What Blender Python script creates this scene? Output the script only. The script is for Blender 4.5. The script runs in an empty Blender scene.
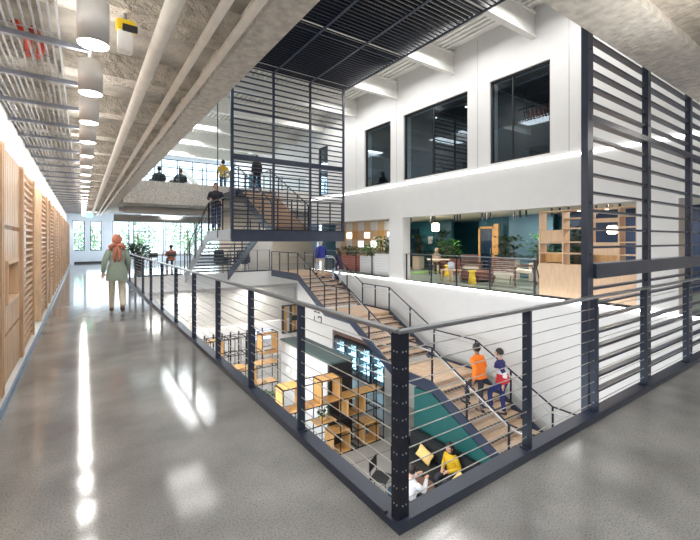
import bpy, bmesh, math, random
from mathutils import Vector, Matrix
random.seed(7)
PI = math.pi
scene = bpy.context.scene
COL = scene.collection

# ------------------------------------------------------------------ materials
MATS = {}
def mat(name, col, rough=.5, metal=0., noise=0., nscale=20., bump=0., bscale=60., emit=None, estr=1., spec=.5, stretch=None, alpha=1.):
    if name in MATS: return MATS[name]
    m = bpy.data.materials.new(name); m.use_nodes = True
    nt = m.node_tree; b = nt.nodes['Principled BSDF']
    c = tuple(col) + (1,)
    b.inputs['Base Color'].default_value = c
    b.inputs['Roughness'].default_value = rough
    b.inputs['Metallic'].default_value = metal
    b.inputs['Specular IOR Level'].default_value = spec
    if emit:
        b.inputs['Emission Color'].default_value = tuple(emit) + (1,)
        b.inputs['Emission Strength'].default_value = estr
    tc = nt.nodes.new('ShaderNodeTexCoord'); mp = nt.nodes.new('ShaderNodeMapping')
    nt.links.new(tc.outputs['Object'], mp.inputs[0])
    if stretch: mp.inputs['Scale'].default_value = stretch
    nz = nt.nodes.new('ShaderNodeTexNoise'); nz.inputs['Scale'].default_value = nscale
    nz.inputs['Detail'].default_value = 5
    nt.links.new(mp.outputs[0], nz.inputs['Vector'])
    r = nt.nodes.new('ShaderNodeValToRGB')
    k = noise
    r.color_ramp.elements[0].position = .3; r.color_ramp.elements[1].position = .7
    r.color_ramp.elements[0].color = tuple(max(0, x*(1-k)) for x in col) + (1,)
    r.color_ramp.elements[1].color = tuple(min(1, x*(1+k*.6)) for x in col) + (1,)
    nt.links.new(nz.outputs['Fac'], r.inputs[0]); nt.links.new(r.outputs[0], b.inputs['Base Color'])
    if bump:
        n2 = nt.nodes.new('ShaderNodeTexNoise'); n2.inputs['Scale'].default_value = bscale; n2.inputs['Detail'].default_value = 6
        nt.links.new(mp.outputs[0], n2.inputs['Vector'])
        bp = nt.nodes.new('ShaderNodeBump'); bp.inputs['Strength'].default_value = bump; bp.inputs['Distance'].default_value = .05
        nt.links.new(n2.outputs['Fac'], bp.inputs['Height']); nt.links.new(bp.outputs[0], b.inputs['Normal'])
    MATS[name] = m
    return m

def floor_mat():
    m = mat('polished_concrete', (.275, .275, .272), .2, noise=.36, nscale=1.4, spec=.7)
    nt = m.node_tree; b = nt.nodes['Principled BSDF']
    ramp = [n for n in nt.nodes if n.type == 'VALTORGB'][0]
    tc = [n for n in nt.nodes if n.type == 'TEX_COORD'][0]
    sp = nt.nodes.new('ShaderNodeTexNoise'); sp.inputs['Scale'].default_value = 95; sp.inputs['Detail'].default_value = 8; sp.inputs['Roughness'].default_value = .7
    nt.links.new(tc.outputs['Object'], sp.inputs['Vector'])
    r2 = nt.nodes.new('ShaderNodeValToRGB'); r2.color_ramp.elements[0].position = .36; r2.color_ramp.elements[1].position = .50
    r2.color_ramp.elements[0].color = (.50, .49, .47, 1); r2.color_ramp.elements[1].color = (1, 1, 1, 1)
    nt.links.new(sp.outputs['Fac'], r2.inputs[0])
    mx = nt.nodes.new('ShaderNodeMix'); mx.data_type = 'RGBA'; mx.blend_type = 'MULTIPLY'; mx.inputs[0].default_value = 1
    nt.links.new(ramp.outputs[0], mx.inputs[6]); nt.links.new(r2.outputs[0], mx.inputs[7])
    nt.links.new(mx.outputs[2], b.inputs['Base Color'])
    # worn polish: roughness varies in broad patches
    n3 = nt.nodes.new('ShaderNodeTexNoise'); n3.inputs['Scale'].default_value = 2.2; n3.inputs['Detail'].default_value = 4
    nt.links.new(tc.outputs['Object'], n3.inputs['Vector'])
    mr = nt.nodes.new('ShaderNodeMapRange'); mr.inputs['To Min'].default_value = .05; mr.inputs['To Max'].default_value = .13
    nt.links.new(n3.outputs['Fac'], mr.inputs['Value']); nt.links.new(mr.outputs[0], b.inputs['Roughness'])
    bp = nt.nodes.new('ShaderNodeBump'); bp.inputs['Strength'].default_value = .015; bp.inputs['Distance'].default_value = .01
    nt.links.new(sp.outputs['Fac'], bp.inputs['Height']); nt.links.new(bp.outputs[0], b.inputs['Normal'])
    return m

def wood_mat(name, col, rough=.45, stretch=(2, 2, 14), k=.22):
    return mat(name, col, rough, noise=k, nscale=3., stretch=stretch)

def glass_mat(name, tint=(.9, .95, .95), gloss=.12, rough=0.0, reflect=(1,1,1)):
    if name in MATS: return MATS[name]
    m = bpy.data.materials.new(name); m.use_nodes = True; nt = m.node_tree
    for n in list(nt.nodes):
        if n.type != 'OUTPUT_MATERIAL': nt.nodes.remove(n)
    out = [n for n in nt.nodes if n.type == 'OUTPUT_MATERIAL'][0]
    t = nt.nodes.new('ShaderNodeBsdfTransparent'); t.inputs[0].default_value = tuple(tint) + (1,)
    g = nt.nodes.new('ShaderNodeBsdfGlossy'); g.inputs['Roughness'].default_value = rough; g.inputs[0].default_value = tuple(reflect) + (1,)
    lw = nt.nodes.new('ShaderNodeLayerWeight'); lw.inputs[0].default_value = .5
    fr = nt.nodes.new('ShaderNodeMath'); fr.operation = 'POWER'; fr.inputs[1].default_value = 4
    nt.links.new(lw.outputs['Facing'], fr.inputs[0])
    ad = nt.nodes.new('ShaderNodeMath'); ad.operation = 'ADD'; ad.inputs[1].default_value = gloss; ad.use_clamp = True
    nt.links.new(fr.outputs[0], ad.inputs[0])
    mx = nt.nodes.new('ShaderNodeMixShader')
    nt.links.new(ad.outputs[0], mx.inputs[0]); nt.links.new(t.outputs[0], mx.inputs[1]); nt.links.new(g.outputs[0], mx.inputs[2])
    nt.links.new(mx.outputs[0], out.inputs[0])
    MATS[name] = m
    return m

def emis(name, col, s): return mat(name, (.9, .9, .9), .4, emit=col, estr=s)

M = dict(
 floor=floor_mat(),
 lounge_floor=mat('lounge_floor', (.16,.21,.18), .35, noise=.25, nscale=3),
 ground=mat('ground_tile', (.27,.26,.24), .3, noise=.12, nscale=2),
 white=mat('white_paint', (.66,.65,.635), .6, noise=.02, nscale=3),
 cool=mat('pale_blue_paint', (.62,.69,.77), .6, noise=.04, nscale=3),
 cream=mat('cream_paint', (.76,.70,.60), .6, noise=.04, nscale=3),
 deck=mat('roof_deck_white', (.78,.77,.73), .5, noise=.05, nscale=5),
 conc=mat('rough_concrete', (.52,.475,.41), .85, noise=.3, nscale=9, bump=1., bscale=22),
 concl=mat('pale_concrete', (.68,.65,.60), .85, noise=.25, nscale=12, bump=.7, bscale=22),
 slab=mat('ceiling_concrete', (.42,.39,.34), .85, noise=.55, nscale=2.2, bump=.5, bscale=10),
 steel=mat('navy_black_steel', (.007,.011,.024), .35, noise=.25, nscale=6, spec=.35),
 grey=mat('blue_grey_steel', (.026,.036,.064), .33, noise=.2, nscale=4, spec=.5),
 rail=mat('brushed_rail', (.30,.32,.35), .28, .8, noise=.1),
 bright=mat('satin_stainless', (.55,.55,.56), .3, .9, noise=.05),
 cable=mat('steel_cable', (.50,.49,.47), .35, .7, noise=.05),
 tread=wood_mat('oak_tread', (.60,.42,.28), .5, (1,8,8)),
 nosing=mat('dark_nosing', (.05,.04,.035), .6),
 riser=wood_mat('oak_riser', (.50,.36,.25), .5, (1,8,8)),
 oak=wood_mat('oak_slat', (.60,.40,.25), .45, (6,6,1)),
 ply=wood_mat('honey_plywood', (.60,.33,.11), .45, (3,3,1)),
 maple=wood_mat('maple_panel', (.62,.42,.26), .45, (8,8,1), .12),
 walnut=wood_mat('walnut', (.15,.075,.055), .4, (2,8,8)),
 black=mat('black_matte', (.015,.015,.017), .5),
 teal=mat('teal_paint', (.014,.11,.155), .5, noise=.08, nscale=2),
 green=mat('green_grey_top', (.075,.115,.115), .5, noise=.1, nscale=3),
 greenwall=mat('deep_green_paint', (.006,.085,.08), .55, noise=.1, nscale=2),
 navy=mat('navy_paint', (.01,.03,.085), .5, noise=.1, nscale=3),
 leaf=mat('leaf_green', (.045,.16,.03), .5, noise=.5, nscale=8),
 leafd=mat('leaf_dark', (.015,.05,.02), .5, noise=.5, nscale=8),
 leafo=mat('tree_leaf', (.24,.40,.20), .6, noise=.6, nscale=3),
 bark=mat('bark', (.12,.08,.05), .8, noise=.4),
 fixture=mat('white_fixture', (.90,.89,.88), .35, noise=.02),
 galv=mat('galvanised_steel', (.36,.37,.39), .4, .6, noise=.15, nscale=10),
 pipe=mat('painted_pipe', (.84,.80,.74), .5, noise=.08, nscale=8),
 plaster=mat('duct_plaster', (.42,.41,.39), .6, noise=.1),
 lamp=emis('lamp_white', (1,.97,.92), 9),
 led=emis('led_white', (1,.99,.97), 6),
 warm=emis('lamp_warm', (1,.84,.62), 3.5),
 fridge=emis('cooler_glow', (.10,.42,.85), 1.25),
 fridgew=emis('cooler_white', (.40,.78,1), 1.3),
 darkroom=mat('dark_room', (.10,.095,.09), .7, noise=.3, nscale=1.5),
 yellow=mat('yellow_plastic', (.80,.55,.02), .4),
 red=mat('red_plastic', (.60,.06,.03), .5),
 redw=mat('terracotta_planter', (.42,.13,.10), .6),
 blue=mat('blue_vinyl', (.02,.22,.40), .5),
 cushion=mat('straw_cushion', (.75,.50,.18), .8, noise=.15, nscale=30),
 sofa=mat('dark_sofa', (.010,.012,.014), .7, noise=.3),
 carpet=mat('green_carpet', (.22,.42,.14), .9, noise=.2, nscale=20),
 skin=mat('skin', (.62,.36,.25), .5, noise=.05), skind=mat('skin_deep', (.32,.17,.11), .5, noise=.05),
 hair=mat('dark_hair', (.015,.010,.008), .5, noise=.3, nscale=40),
 hairg=mat('grey_hair', (.45,.42,.38), .6, noise=.2), hairr=mat('auburn_hair', (.14,.06,.03), .5, noise=.2),
 lens=glass_mat('clear_glass', (.93,.97,.97), .03),
 tint=glass_mat('dark_tinted_glass', (.60,.68,.72), .09, reflect=(.75,.85,.95)),
 screenb=emis('screen_blue', (.25,.45,.9), .9),
)
def cloth(name, col): return mat(name, col, .85, noise=.12, nscale=30, bump=.15, bscale=30)

# ------------------------------------------------------------------ mesh helper
class MB:
    def __init__(s): s.v = []; s.f = []; s.mi = []; s.cur = 0
    def add(s, vs, fs):
        o = len(s.v); s.v += [tuple(v) for v in vs]; s.f += [tuple(i+o for i in f) for f in fs]; s.mi += [s.cur]*len(fs); return s
    def box(s, x0, x1, y0, y1, z0, z1, T=None):
        if x0 > x1: x0, x1 = x1, x0
        if y0 > y1: y0, y1 = y1, y0
        if z0 > z1: z0, z1 = z1, z0
        vs = [Vector(p) for p in ((x0,y0,z0),(x1,y0,z0),(x1,y1,z0),(x0,y1,z0),(x0,y0,z1),(x1,y0,z1),(x1,y1,z1),(x0,y1,z1))]
        if T: vs = [T @ v for v in vs]
        return s.add(vs, [(0,3,2,1),(4,5,6,7),(0,1,5,4),(1,2,6,5),(2,3,7,6),(3,0,4,7)])
    def bev(s, x0, x1, y0, y1, z0, z1, r=.02, T=None, seg=2):
        bm = bmesh.new(); bmesh.ops.create_cube(bm, size=1)
        for v in bm.verts: v.co = Vector(((x0+x1)/2 + v.co.x*(x1-x0), (y0+y1)/2 + v.co.y*(y1-y0), (z0+z1)/2 + v.co.z*(z1-z0)))
        bmesh.ops.bevel(bm, geom=bm.edges[:], offset=r, segments=seg, affect='EDGES')
        return s.bm(bm, T)
    def bm(s, bm, T=None):
        bm.verts.ensure_lookup_table(); bm.verts.index_update()
        s.add([(T @ v.co) if T else v.co.copy() for v in bm.verts], [[v.index for v in f.verts] for f in bm.faces]); bm.free(); return s
    def tube(s, pts, r, n=8, cap=True):
        pts = [Vector(p) for p in pts]; rr = r if isinstance(r, (list, tuple)) else [r]*len(pts)
        vs = []; fs = []; up = None
        for i, p in enumerate(pts):
            a = pts[max(i-1,0)]; b = pts[min(i+1,len(pts)-1)]
            t = (b-a).normalized()
            if up is None: up = Vector((0,0,1)) if abs(t.z) < .9 else Vector((1,0,0))
            u = (up - t*up.dot(t))
            if u.length < 1e-5: u = Vector((1,0,0)) - t*t.x
            u.normalize(); w = t.cross(u); up = u
            for k in range(n):
                q = 2*PI*(k+.5)/n; vs.append(p + (u*math.cos(q) + w*math.sin(q))*rr[i])
        for i in range(len(pts)-1):
            for k in range(n):
                k2 = (k+1) % n; fs.append((i*n+k, i*n+k2, (i+1)*n+k2, (i+1)*n+k))
        if cap:
            fs.append(tuple(range(n))[::-1]); fs.append(tuple((len(pts)-1)*n + k for k in range(n)))
        return s.add(vs, fs)
    def lathe(s, prof, c=(0,0,0), n=24, sx=1, sy=1):
        vs = []; fs = []; c = Vector(c)
        for r, z in prof:
            for k in range(n):
                q = 2*PI*k/n; vs.append(c + Vector((r*sx*math.cos(q), r*sy*math.sin(q), z)))
        for i in range(len(prof)-1):
            for k in range(n):
                k2 = (k+1) % n; fs.append((i*n+k, i*n+k2, (i+1)*n+k2, (i+1)*n+k))
        fs.append(tuple(range(n))[::-1]); fs.append(tuple((len(prof)-1)*n + k for k in range(n)))
        return s.add(vs, fs)
    def ell(s, c, r, n=16, m=10, T=None):
        bm = bmesh.new(); bmesh.ops.create_uvsphere(bm, u_segments=n, v_segments=m, radius=1)
        for v in bm.verts: v.co = Vector((c[0]+v.co.x*r[0], c[1]+v.co.y*r[1], c[2]+v.co.z*r[2]))
        return s.bm(bm, T)
    def prism(s, poly, axis, a, b):   # poly of 2-D points in the plane normal to axis
        def P(p, q): return {'x': (q, p[0], p[1]), 'y': (p[0], q, p[1]), 'z': (p[0], p[1], q)}[axis]
        n = len(poly); vs = [P(p, a) for p in poly] + [P(p, b) for p in poly]
        fs = [tuple(range(n))[::-1], tuple(range(n, 2*n))] + [(i, (i+1) % n, n+(i+1) % n, n+i) for i in range(n)]
        return s.add(vs, fs)
    def mesh(s, name, m):
        me = bpy.data.meshes.new(name); me.from_pydata(s.v, [], s.f)
        bm = bmesh.new(); bm.from_mesh(me); bmesh.ops.recalc_face_normals(bm, faces=bm.faces[:]); bm.to_mesh(me); bm.free()
        for q in (m if isinstance(m, (list, tuple)) else [m]): me.materials.append(q)
        if isinstance(m, (list, tuple)): me.polygons.foreach_set('material_index', s.mi)
        return me
    def build(s, name, m, parent=None, smooth=False, loc=None):
        me = s.mesh(name, m)
        if smooth: me.polygons.foreach_set('use_smooth', [True]*len(me.polygons))
        o = bpy.data.objects.new(name, me); COL.objects.link(o)
        if loc: o.location = loc
        if parent: o.parent = parent
        return o

def tag(o, label, cat, group=None, kind=None):
    o['label'] = label; o['category'] = cat
    if group: o['group'] = group
    if kind: o['kind'] = kind
    return o
def empty(name, loc, rz=0, label=None, cat=None, group=None):
    o = bpy.data.objects.new(name, None); COL.objects.link(o); o.location = loc; o.rotation_euler = (0,0,rz); o.empty_display_size = .1
    if label: tag(o, label, cat, group)
    return o
def struct(name, mb, m, label=None):
    o = mb.build(name, m); o['kind'] = 'structure'
    if label: o['label'] = label
    return o
def copy_tree(o, parent=None):
    c = o.copy(); COL.objects.link(c); c.parent = parent
    for ch in o.children: copy_tree(ch, c)
    return c
def dup(root, loc, rz=None, label=None):
    c = copy_tree(root); c.location = loc
    if rz is not None: c.rotation_euler = (0,0,rz)
    if label: c['label'] = label
    return c
def RT(x, y, z, rz=0, rx=0, ry=0):
    return Matrix.Translation((x,y,z)) @ Matrix.Rotation(rz,4,'Z') @ Matrix.Rotation(ry,4,'Y') @ Matrix.Rotation(rx,4,'X')

# ------------------------------------------------------------------ camera
cam = bpy.data.cameras.new('camera'); co = bpy.data.objects.new('camera', cam); COL.objects.link(co)
co.location = (0,0,1.57); co.rotation_euler = (PI/2, 0, -math.radians(34.63))
cam.lens = 36*388/700; cam.sensor_width = 36; cam.shift_y = -30/700; cam.clip_start = .05; cam.clip_end = 300
scene.camera = co

W = 10.3; G = -4.8; T3 = 3.75; YF = 18.6; YE = 31.5; CX = 1.40; CY = 1.58

# ------------------------------------------------------------------ setting: floors
b = MB().box(-.9, CX+.08, -4, YE, -.4, 0); b.box(CX+.08, 14, -4, CY+.06, -.4, 0)
struct('floor', b, M['floor'])
struct('floor_far', MB().box(CX+.08, W+8, YF, YE, -.7, 0), [M['floor']])
struct('trim_1', MB().box(CX+.08, W, YF-.03, YF, -.7, 0), M['white'])
struct('floor_lounge', MB().box(W+.02, W+11, CY+.06, YF, -.3, 0), M['lounge_floor'])
struct('floor_ground', MB().box(-6, W+3, -6, YE, G-.2, G), M['ground'])
# ground tile joints as thin real grooves
b = MB()
for y in [3+1.2*i for i in range(18)]: b.box(1, W, y, y+.02, G, G+.003)
for x in [2+1.2*i for i in range(7)]: b.box(x, x+.02, 3, 25, G, G+.003)
struct('trim_2', b, M['darkroom'])

# walls
struct('wall_left', MB().box(-1.0, -.80, -4, YE, 0, 3.75), M['white'])
w = MB()
x0, x1 = W, W+.4
w.box(x0,x1,-4,12.4,G,0).box(x0,x1,16.45,YF,G,0).box(x0,x1,12.4,16.45,-2.9,0)
w.box(x0,x1,-4,1.2,0,2.45); w.box(x0,x1,2.78,3.53,0,2.45); w.box(x0,x1,11.3,12.1,0,2.45)
w.box(x0,x1,-4,YF,2.45,3.9); w.box(x0,x1,-4,YF,6.42,8.0)
ys = [-4, 5.5,7.36, 8.2,11.25, 12.02,13.78, 16.9,17.9, YF]
for i in range(0, len(ys), 2): w.box(x0,x1,ys[i],ys[i+1],3.9,6.42)
struct('wall_right', w, M['white'])
struct('wall_left_upper', MB().box(-3.2,-3.0,-4,YE,3.75,8.0).box(-3.2,1.15,-4.2,-4,3.75,8), M['white'])
struct('wall_back', MB().box(-1, 14, -4.2, -4, -5, 8), M['white'])
struct('wall_right_ground', MB().box(W,W+.4,YF,20.5,G,-.7), M['white'])
struct('wall_right_far', MB().box(W,W+.4,YF+.35,YE,3.75,8.0), M['white'])
# panel joints on the white wall (thin reveals)
b = MB()
for y in (5.0, 7.8, 11.65, 14.4): b.box(W-.004, W, y, y+.012, 3.85, 7.9)
struct('trim_3', b, M['galv'])
# LED strips along wall
struct('trim_4', MB().box(W-.035, W, -4, YF, 3.72, 3.765), M['led'], 'bright line of light on the white wall below the upper windows')
struct('trim_5', MB().box(W-.035, W, -4, YF, -.04, .01), M['led'], 'bright line of light along the lounge floor edge')
# recess behind coolers
struct('wall_recess', MB().box(W+.85, W+1.0, 12.3, 16.55, G, -2.8).box(W+.1,W+.9,12.3,16.55,-3.12,-2.9).box(W+.4,W+.9,12.3,12.42,G,-2.9).box(W+.4,W+.9,16.45,16.55,G,-2.9), M['walnut'])
# dark windows of the upper floor
wins = [(5.5,7.36,1), (8.2,11.25,1), (12.02,13.78,0), (16.9,17.9,0)]
for i, (a, c, mull) in enumerate(wins):
    f = MB(); t = .05; X0, X1 = W+.06, W+.16
    f.box(X0,X1,a,a+t,3.9,6.42).box(X0,X1,c-t,c,3.9,6.42).box(X0,X1,a,c,3.9,3.9+t).box(X0,X1,a,c,6.42-t,6.42)
    if mull: f.box(X0+.02,X1,(a+c)/2+.2*(i==0),(a+c)/2+.03+.2*(i==0),3.9,6.42)
    o = struct('window_%d' % (i+1), f, M['black'], 'dark interior window above the white wall light line')
    MB().box(W+.1, W+.11, a+t, c-t, 3.95, 6.37).build('pane', M['tint'], o)
# the dark rooms behind these windows
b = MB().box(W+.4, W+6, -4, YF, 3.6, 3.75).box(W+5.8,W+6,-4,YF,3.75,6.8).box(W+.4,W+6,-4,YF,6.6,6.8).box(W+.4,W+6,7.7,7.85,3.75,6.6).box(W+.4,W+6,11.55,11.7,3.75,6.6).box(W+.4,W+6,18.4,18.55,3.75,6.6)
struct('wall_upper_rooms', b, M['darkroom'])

# roof
b = MB().box(-3, W+.4, -4, YE+1, 8.0, 8.15)
for i in range(64):
    x = -2.8 + i*.2
    b.box(x, x+.1, -4, YE+1, 7.85, 8.0)
struct('ceiling_roof', b, M['deck'])
for i, y in enumerate([.2, 3.1, 5.95, 8.8, 11.63, 14.4, 17.3, 20.5, 24, 27.5]):
    b = MB().box(1.0, W, y-.09, y+.09, 7.15, 7.20).box(1.0, W, y-.03, y+.03, 7.2, 7.8).box(1.0, W, y-.09, y+.09, 7.8, 7.85)
    struct('roof_beam', b, M['deck'])

# corridor ceiling, edge beams
struct('ceiling', MB().box(-1.0, 1.15, -4, YE, 3.55, 3.75), M['slab'])
struct('ceiling_walkway', MB().box(1.15, 14, -4, 1.15, 3.42, 3.75), M['conc'])
struct('trim_6', MB().box(1.15, 1.43, 1.15, YE, 3.32, 3.80).box(1.15, 14, 1.15, 1.56, 3.34, 3.80), M['concl'])
for i in range(21):
    y = 1.9 + i*1.45
    struct('ceiling_rib', MB().box(-.8, 1.15, y, y+.24, 3.30, 3.55), M['conc'])
# third floor over the corridor, parapet beam across the far side of the atrium
struct('trim_7', MB().box(1.43, W+8, YF, YF+.35, 3.15, 4.12), M['concl'])
struct('ceiling_far', MB().box(1.43, W+8, YF+.35, YE, 3.45, 3.75), M['slab'])
struct('floor_upper', MB().box(5.45, 7.3, 16.55, YF+.35, 3.45, 3.75), M['grey'])
# end wall with windows
def endwall():
    w = MB(); y0, y1 = YE, YE+.3
    xs = [(-1,-.55),(.15,.45),(1.1,1.75)]
    holes = [(-.55,.15,.85,2.85), (.45,1.1,.85,2.85), (1.75,2.75,.5,2.9), (3.0,5.0,.4,2.9), (5.1,7.2,.4,2.9), (7.3,9.2,.4,2.9)]
    x = -1.0
    for (a, c, z0, z1) in holes:
        w.box(x, a, y0, y1, 0, 3.6); w.box(a, c, y0, y1, 0, z0); w.box(a, c, y0, y1, z1, 3.6); x = c
    w.box(x, W+8, y0, y1, 0, 3.6)
    w.box(-3, W+8, y0, y1, 3.6, 4.2); w.box(-3, 1.6, y0, y1, 4.2, 8); w.box(1.6, W+.4, y0, y1, 7.6, 8); w.box(W+.2, W+8, y0, y1, 4.2, 8)
    struct('wall_end', w, M['cool'])
    n = 4
    for (a, c, z0, z1) in holes:
        n += 1
        f = MB(); t = .05
        f.box(a,c,y0,y0+.1,z0,z0+t).box(a,c,y0,y0+.1,z1-t,z1).box(a,a+t,y0,y0+.1,z0,z1).box(c-t,c,y0,y0+.1,z0,z1)
        if c-a > 1.5: f.box((a+c)/2-.02,(a+c)/2+.02,y0,y0+.1,z0,z1); f.box(a,c,y0,y0+.1,2.15,2.2)
        o = struct('window_%d' % n, f, M['grey'], 'tall daylight window at the far end')
        MB().box(a+.03, c-.03, y0+.04, y0+.05, z0+.02, z1-.02).build('pane', M['lens'], o)
    # third floor curtain wall
    f = MB(); x = 1.6
    while x <= W+.2: f.box(x-.03, x+.03, y0, y0+.12, 4.2, 7.6); x += 1.08
    for z in (4.25, 4.95, 5.6, 6.3, 7.0, 7.58): f.box(1.6, W+.2, y0, y0+.12, z-.03, z+.03)
    o = struct('window_%d' % (n+1), f, M['grey'], 'wide gridded window wall of the upper floor far end')
    MB().box(1.65, W+.15, y0+.05, y0+.06, 4.25, 7.55).build('pane', M['lens'], o)
endwall()
struct('baseboard_left', MB().box(-.80, -.60, 0, YE, 0, .06), M['white'])
struct('baseboard_left_edge', MB().box(-.60, -.58, 0, YE, 0, .065), mat('blue_edge', (.16,.25,.38), .4))
struct('baseboard_end', MB().box(-.55, 1.4, YE-.04, YE, 0, .12), M['black'])
# ground floor walls
b = MB().box(-6, W, 20.3, 20.5, G, -.7)
struct('wall_ground', b, mat('grey_board_wall', (.44,.42,.39), .7, noise=.1, nscale=2))
b = MB()
for i in range(14): b.box(-5, W, 20.28, 20.30, G+1.9+i*.17, G+1.905+i*.17+.012)
struct('trim_8', b, M['galv'])
b = MB().box(3.2, W, 20.0, 20.28, G, G+1.9)
struct('wall_ground_lower', b, M['white'])
# far closing walls
struct('wall_lounge', MB().box(W+8.2, W+8.4, -4, YE, 0, 3.5), M['teal'])
b = MB().box(W, W+11, 19.0, 19.2, 0, 3.2)
struct('ceiling_lounge', MB().box(W+.4, W+11, -4, 22, 2.62, 2.8), M['cream'])

# ------------------------------------------------------------------ cable railings
def railing(name, p0, p1, posts, label, rail_ext=0, h=1.07, post_w=.062, ncab=10, st_=-.05, en_=0.):
    """p0,p1 plan points; posts list of distances"""
    p0 = Vector(p0 + (0,)); p1 = Vector(p1 + (0,)); L = (p1-p0).length
    ang = math.atan2(p1.y-p0.y, p1.x-p0.x)
    r = empty(name, p0, ang, label, 'railing')
    for d in posts:
        MB().box(d-.012, d+.012, -post_w/2, post_w/2, .02, h-.015).box(d-.03, d+.03, -post_w/2-.01, post_w/2+.01, .045, .055).build('post', M['grey'], r)
    MB().bev(-.02, L, -.028, .028, h-.018, h+.004, .005).build('top_rail', M['rail'], r)
    for k in range(ncab):
        z = .13 + k*(h-.2)/(ncab-.6)
        MB().tube([(0,0,z),(L,0,z)], .0036, 5).build('cable', M['cable'], r)
    # base channel
    MB().box(st_, L-en_, -.055, .065, 0, .045).box(st_, L-en_, -.055, -.035, .045, .06).build('base_channel', M['grey'], r)
    b = MB()
    for d in posts:
        for k in range(ncab):
            z = .13 + k*(h-.2)/(ncab-.6)
            b.tube([(d-.015, 0, z), (d+.015, 0, z)], .007, 8)
    b.build('cable_fitting', M['rail'], r)
    return r
def yat(px): # distance along the corridor run for a post seen at a column
    rr = (px-350)/388; s, c = math.sin(math.radians(34.63)), math.cos(math.radians(34.63))
    return 1.44*(c-rr*s)/(s+rr*c)
py = [yat(p) for p in (301,251,218,194,176,162,151,143)]
d = py[-1]
while d + 1.9 < YF-.2: d += 1.9; py.append(d)
railing('cable_railing', (1.44,YF), (1.44,CY+.02), [YF-y for y in py] + [.1], 'long dark cable railing running beside the corridor towards the windows', en_=.0655)
r2 = railing('cable_railing', (1.44,CY+.02), (9.9,CY+.02), [1.24, 3.74-1.44, 4.86-1.44, 6.2-1.44, 7.6-1.44], 'dark cable railing from the near corner to the slatted screen', st_=-.0550)
# corner post belongs to the second run
o = MB().box(-.034, .034, -.034, .034, 0, 1.06).build('corner_post', M['steel'], r2)
b = MB()
for k in range(10):
    z = .13 + k*.87/9.4
    for dx in (-.012, .012):
        b.tube([(dx, -.036, z), (dx, -.032, z)], .0045, 8); b.tube([(-.036, dx, z), (-.032, dx, z)], .0045, 8)
b.build('bolt', M['bright'], r2)
# far slab edge railing
railing('cable_railing', (2.0,YF+.1), (3.75,YF+.1), [.1,.9,1.65], 'short cable railing on the far floor edge left of the stair foot', ncab=8)
railing('cable_railing', (5.8,YF+.1), (7.95,YF+.1), [.1,.8,1.45,2.1], 'short cable railing on the far floor edge between the two stairs', ncab=8)

# ------------------------------------------------------------------ slatted screens
def screen(label, x0, Y, posts, zb, zt, slats, thick, beams, pw, sh, sd, extra=None):
    r = empty('slat_screen', (x0, Y, zb), 0, label, 'screen')
    for i, x in enumerate(posts):
        w = pw if i else pw*1.25
        MB().box(x-x0-w/2, x-x0+w/2, -.03, .03, 0, zt-zb).build('post', M['grey'], r)
    L = posts[-1]-x0
    for z in slats: MB().box(0, L, -sd/2+.02, sd/2+.02, z-zb-sh/2, z-zb+sh/2).build('slat', M['grey'], r)
    for z in thick: MB().box(0, L, -sd/2-.005, sd/2+.02, z-zb-.03, z-zb+.03).build('rail', M['grey'], r)
    for (z0, z1) in beams: MB().box(.052, L, -.06, .075, z0-zb, z1-zb).build('beam', M['grey'], r)
    b = MB()
    for x in posts:
        z = zb+.3
        while z < zt-.2: b.tube([(x-x0, -.036, z-zb), (x-x0, -.03, z-zb)], .012, 8); z += .48
    b.build('bolt', M['black'], r)
    return r
sl = [.10+.143*i for i in range(8)] + [1.50+.175*i for i in range(7)] + [2.88+.155*i for i in range(27)]
screen('tall grey slatted screen rising from the near walkway edge at right', 3.92, 1.74, [3.92,5.36,6.85,8.3,9.8], -.30, 7.15, sl, [2.72,4.9], [(1.205,1.345)], .085, .022, .06)
sl = [2.0+.127*i for i in range(17)] + [4.45+.186*i for i in range(6)] + [5.84+.186*i for i in range(7)]
screen('tall dark slatted screen hanging in front of the stair landing', 3.84, 12.02, [3.84,5.22,6.6,8.0], 1.6, 7.12, sl, [5.66], [(4.1,4.26)], .07, .035, .05)

# suspended dark grille ceiling
g = empty('slat_ceiling', (3.84, 3, 7.12), 0, 'dark navy slatted ceiling panel hung below the white roof above the stairs', 'ceiling panel')
for i in range(66):
    y = .04 + i*.137
    MB().box(0, 4.16, y, y+.04, 0, .07).build('slat', M['steel'], g)
for x in (0, 1.38, 2.76, 4.16): MB().box(x-.03, x+.03, 0, 9.07, -.03, .0).build('frame_bar', M['grey'], g)
for y in (3, 6, 9.02): MB().box(0, 4.16, y, y+.05, -.03, 0).build('cross_bar', M['grey'], g)
for x in (.3, 3.9):
    for y in (1, 4.5, 8): MB().tube([(x,y,.13),(x,y,.75)], .01, 6).build('hanger_rod', M['galv'], g)

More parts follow.
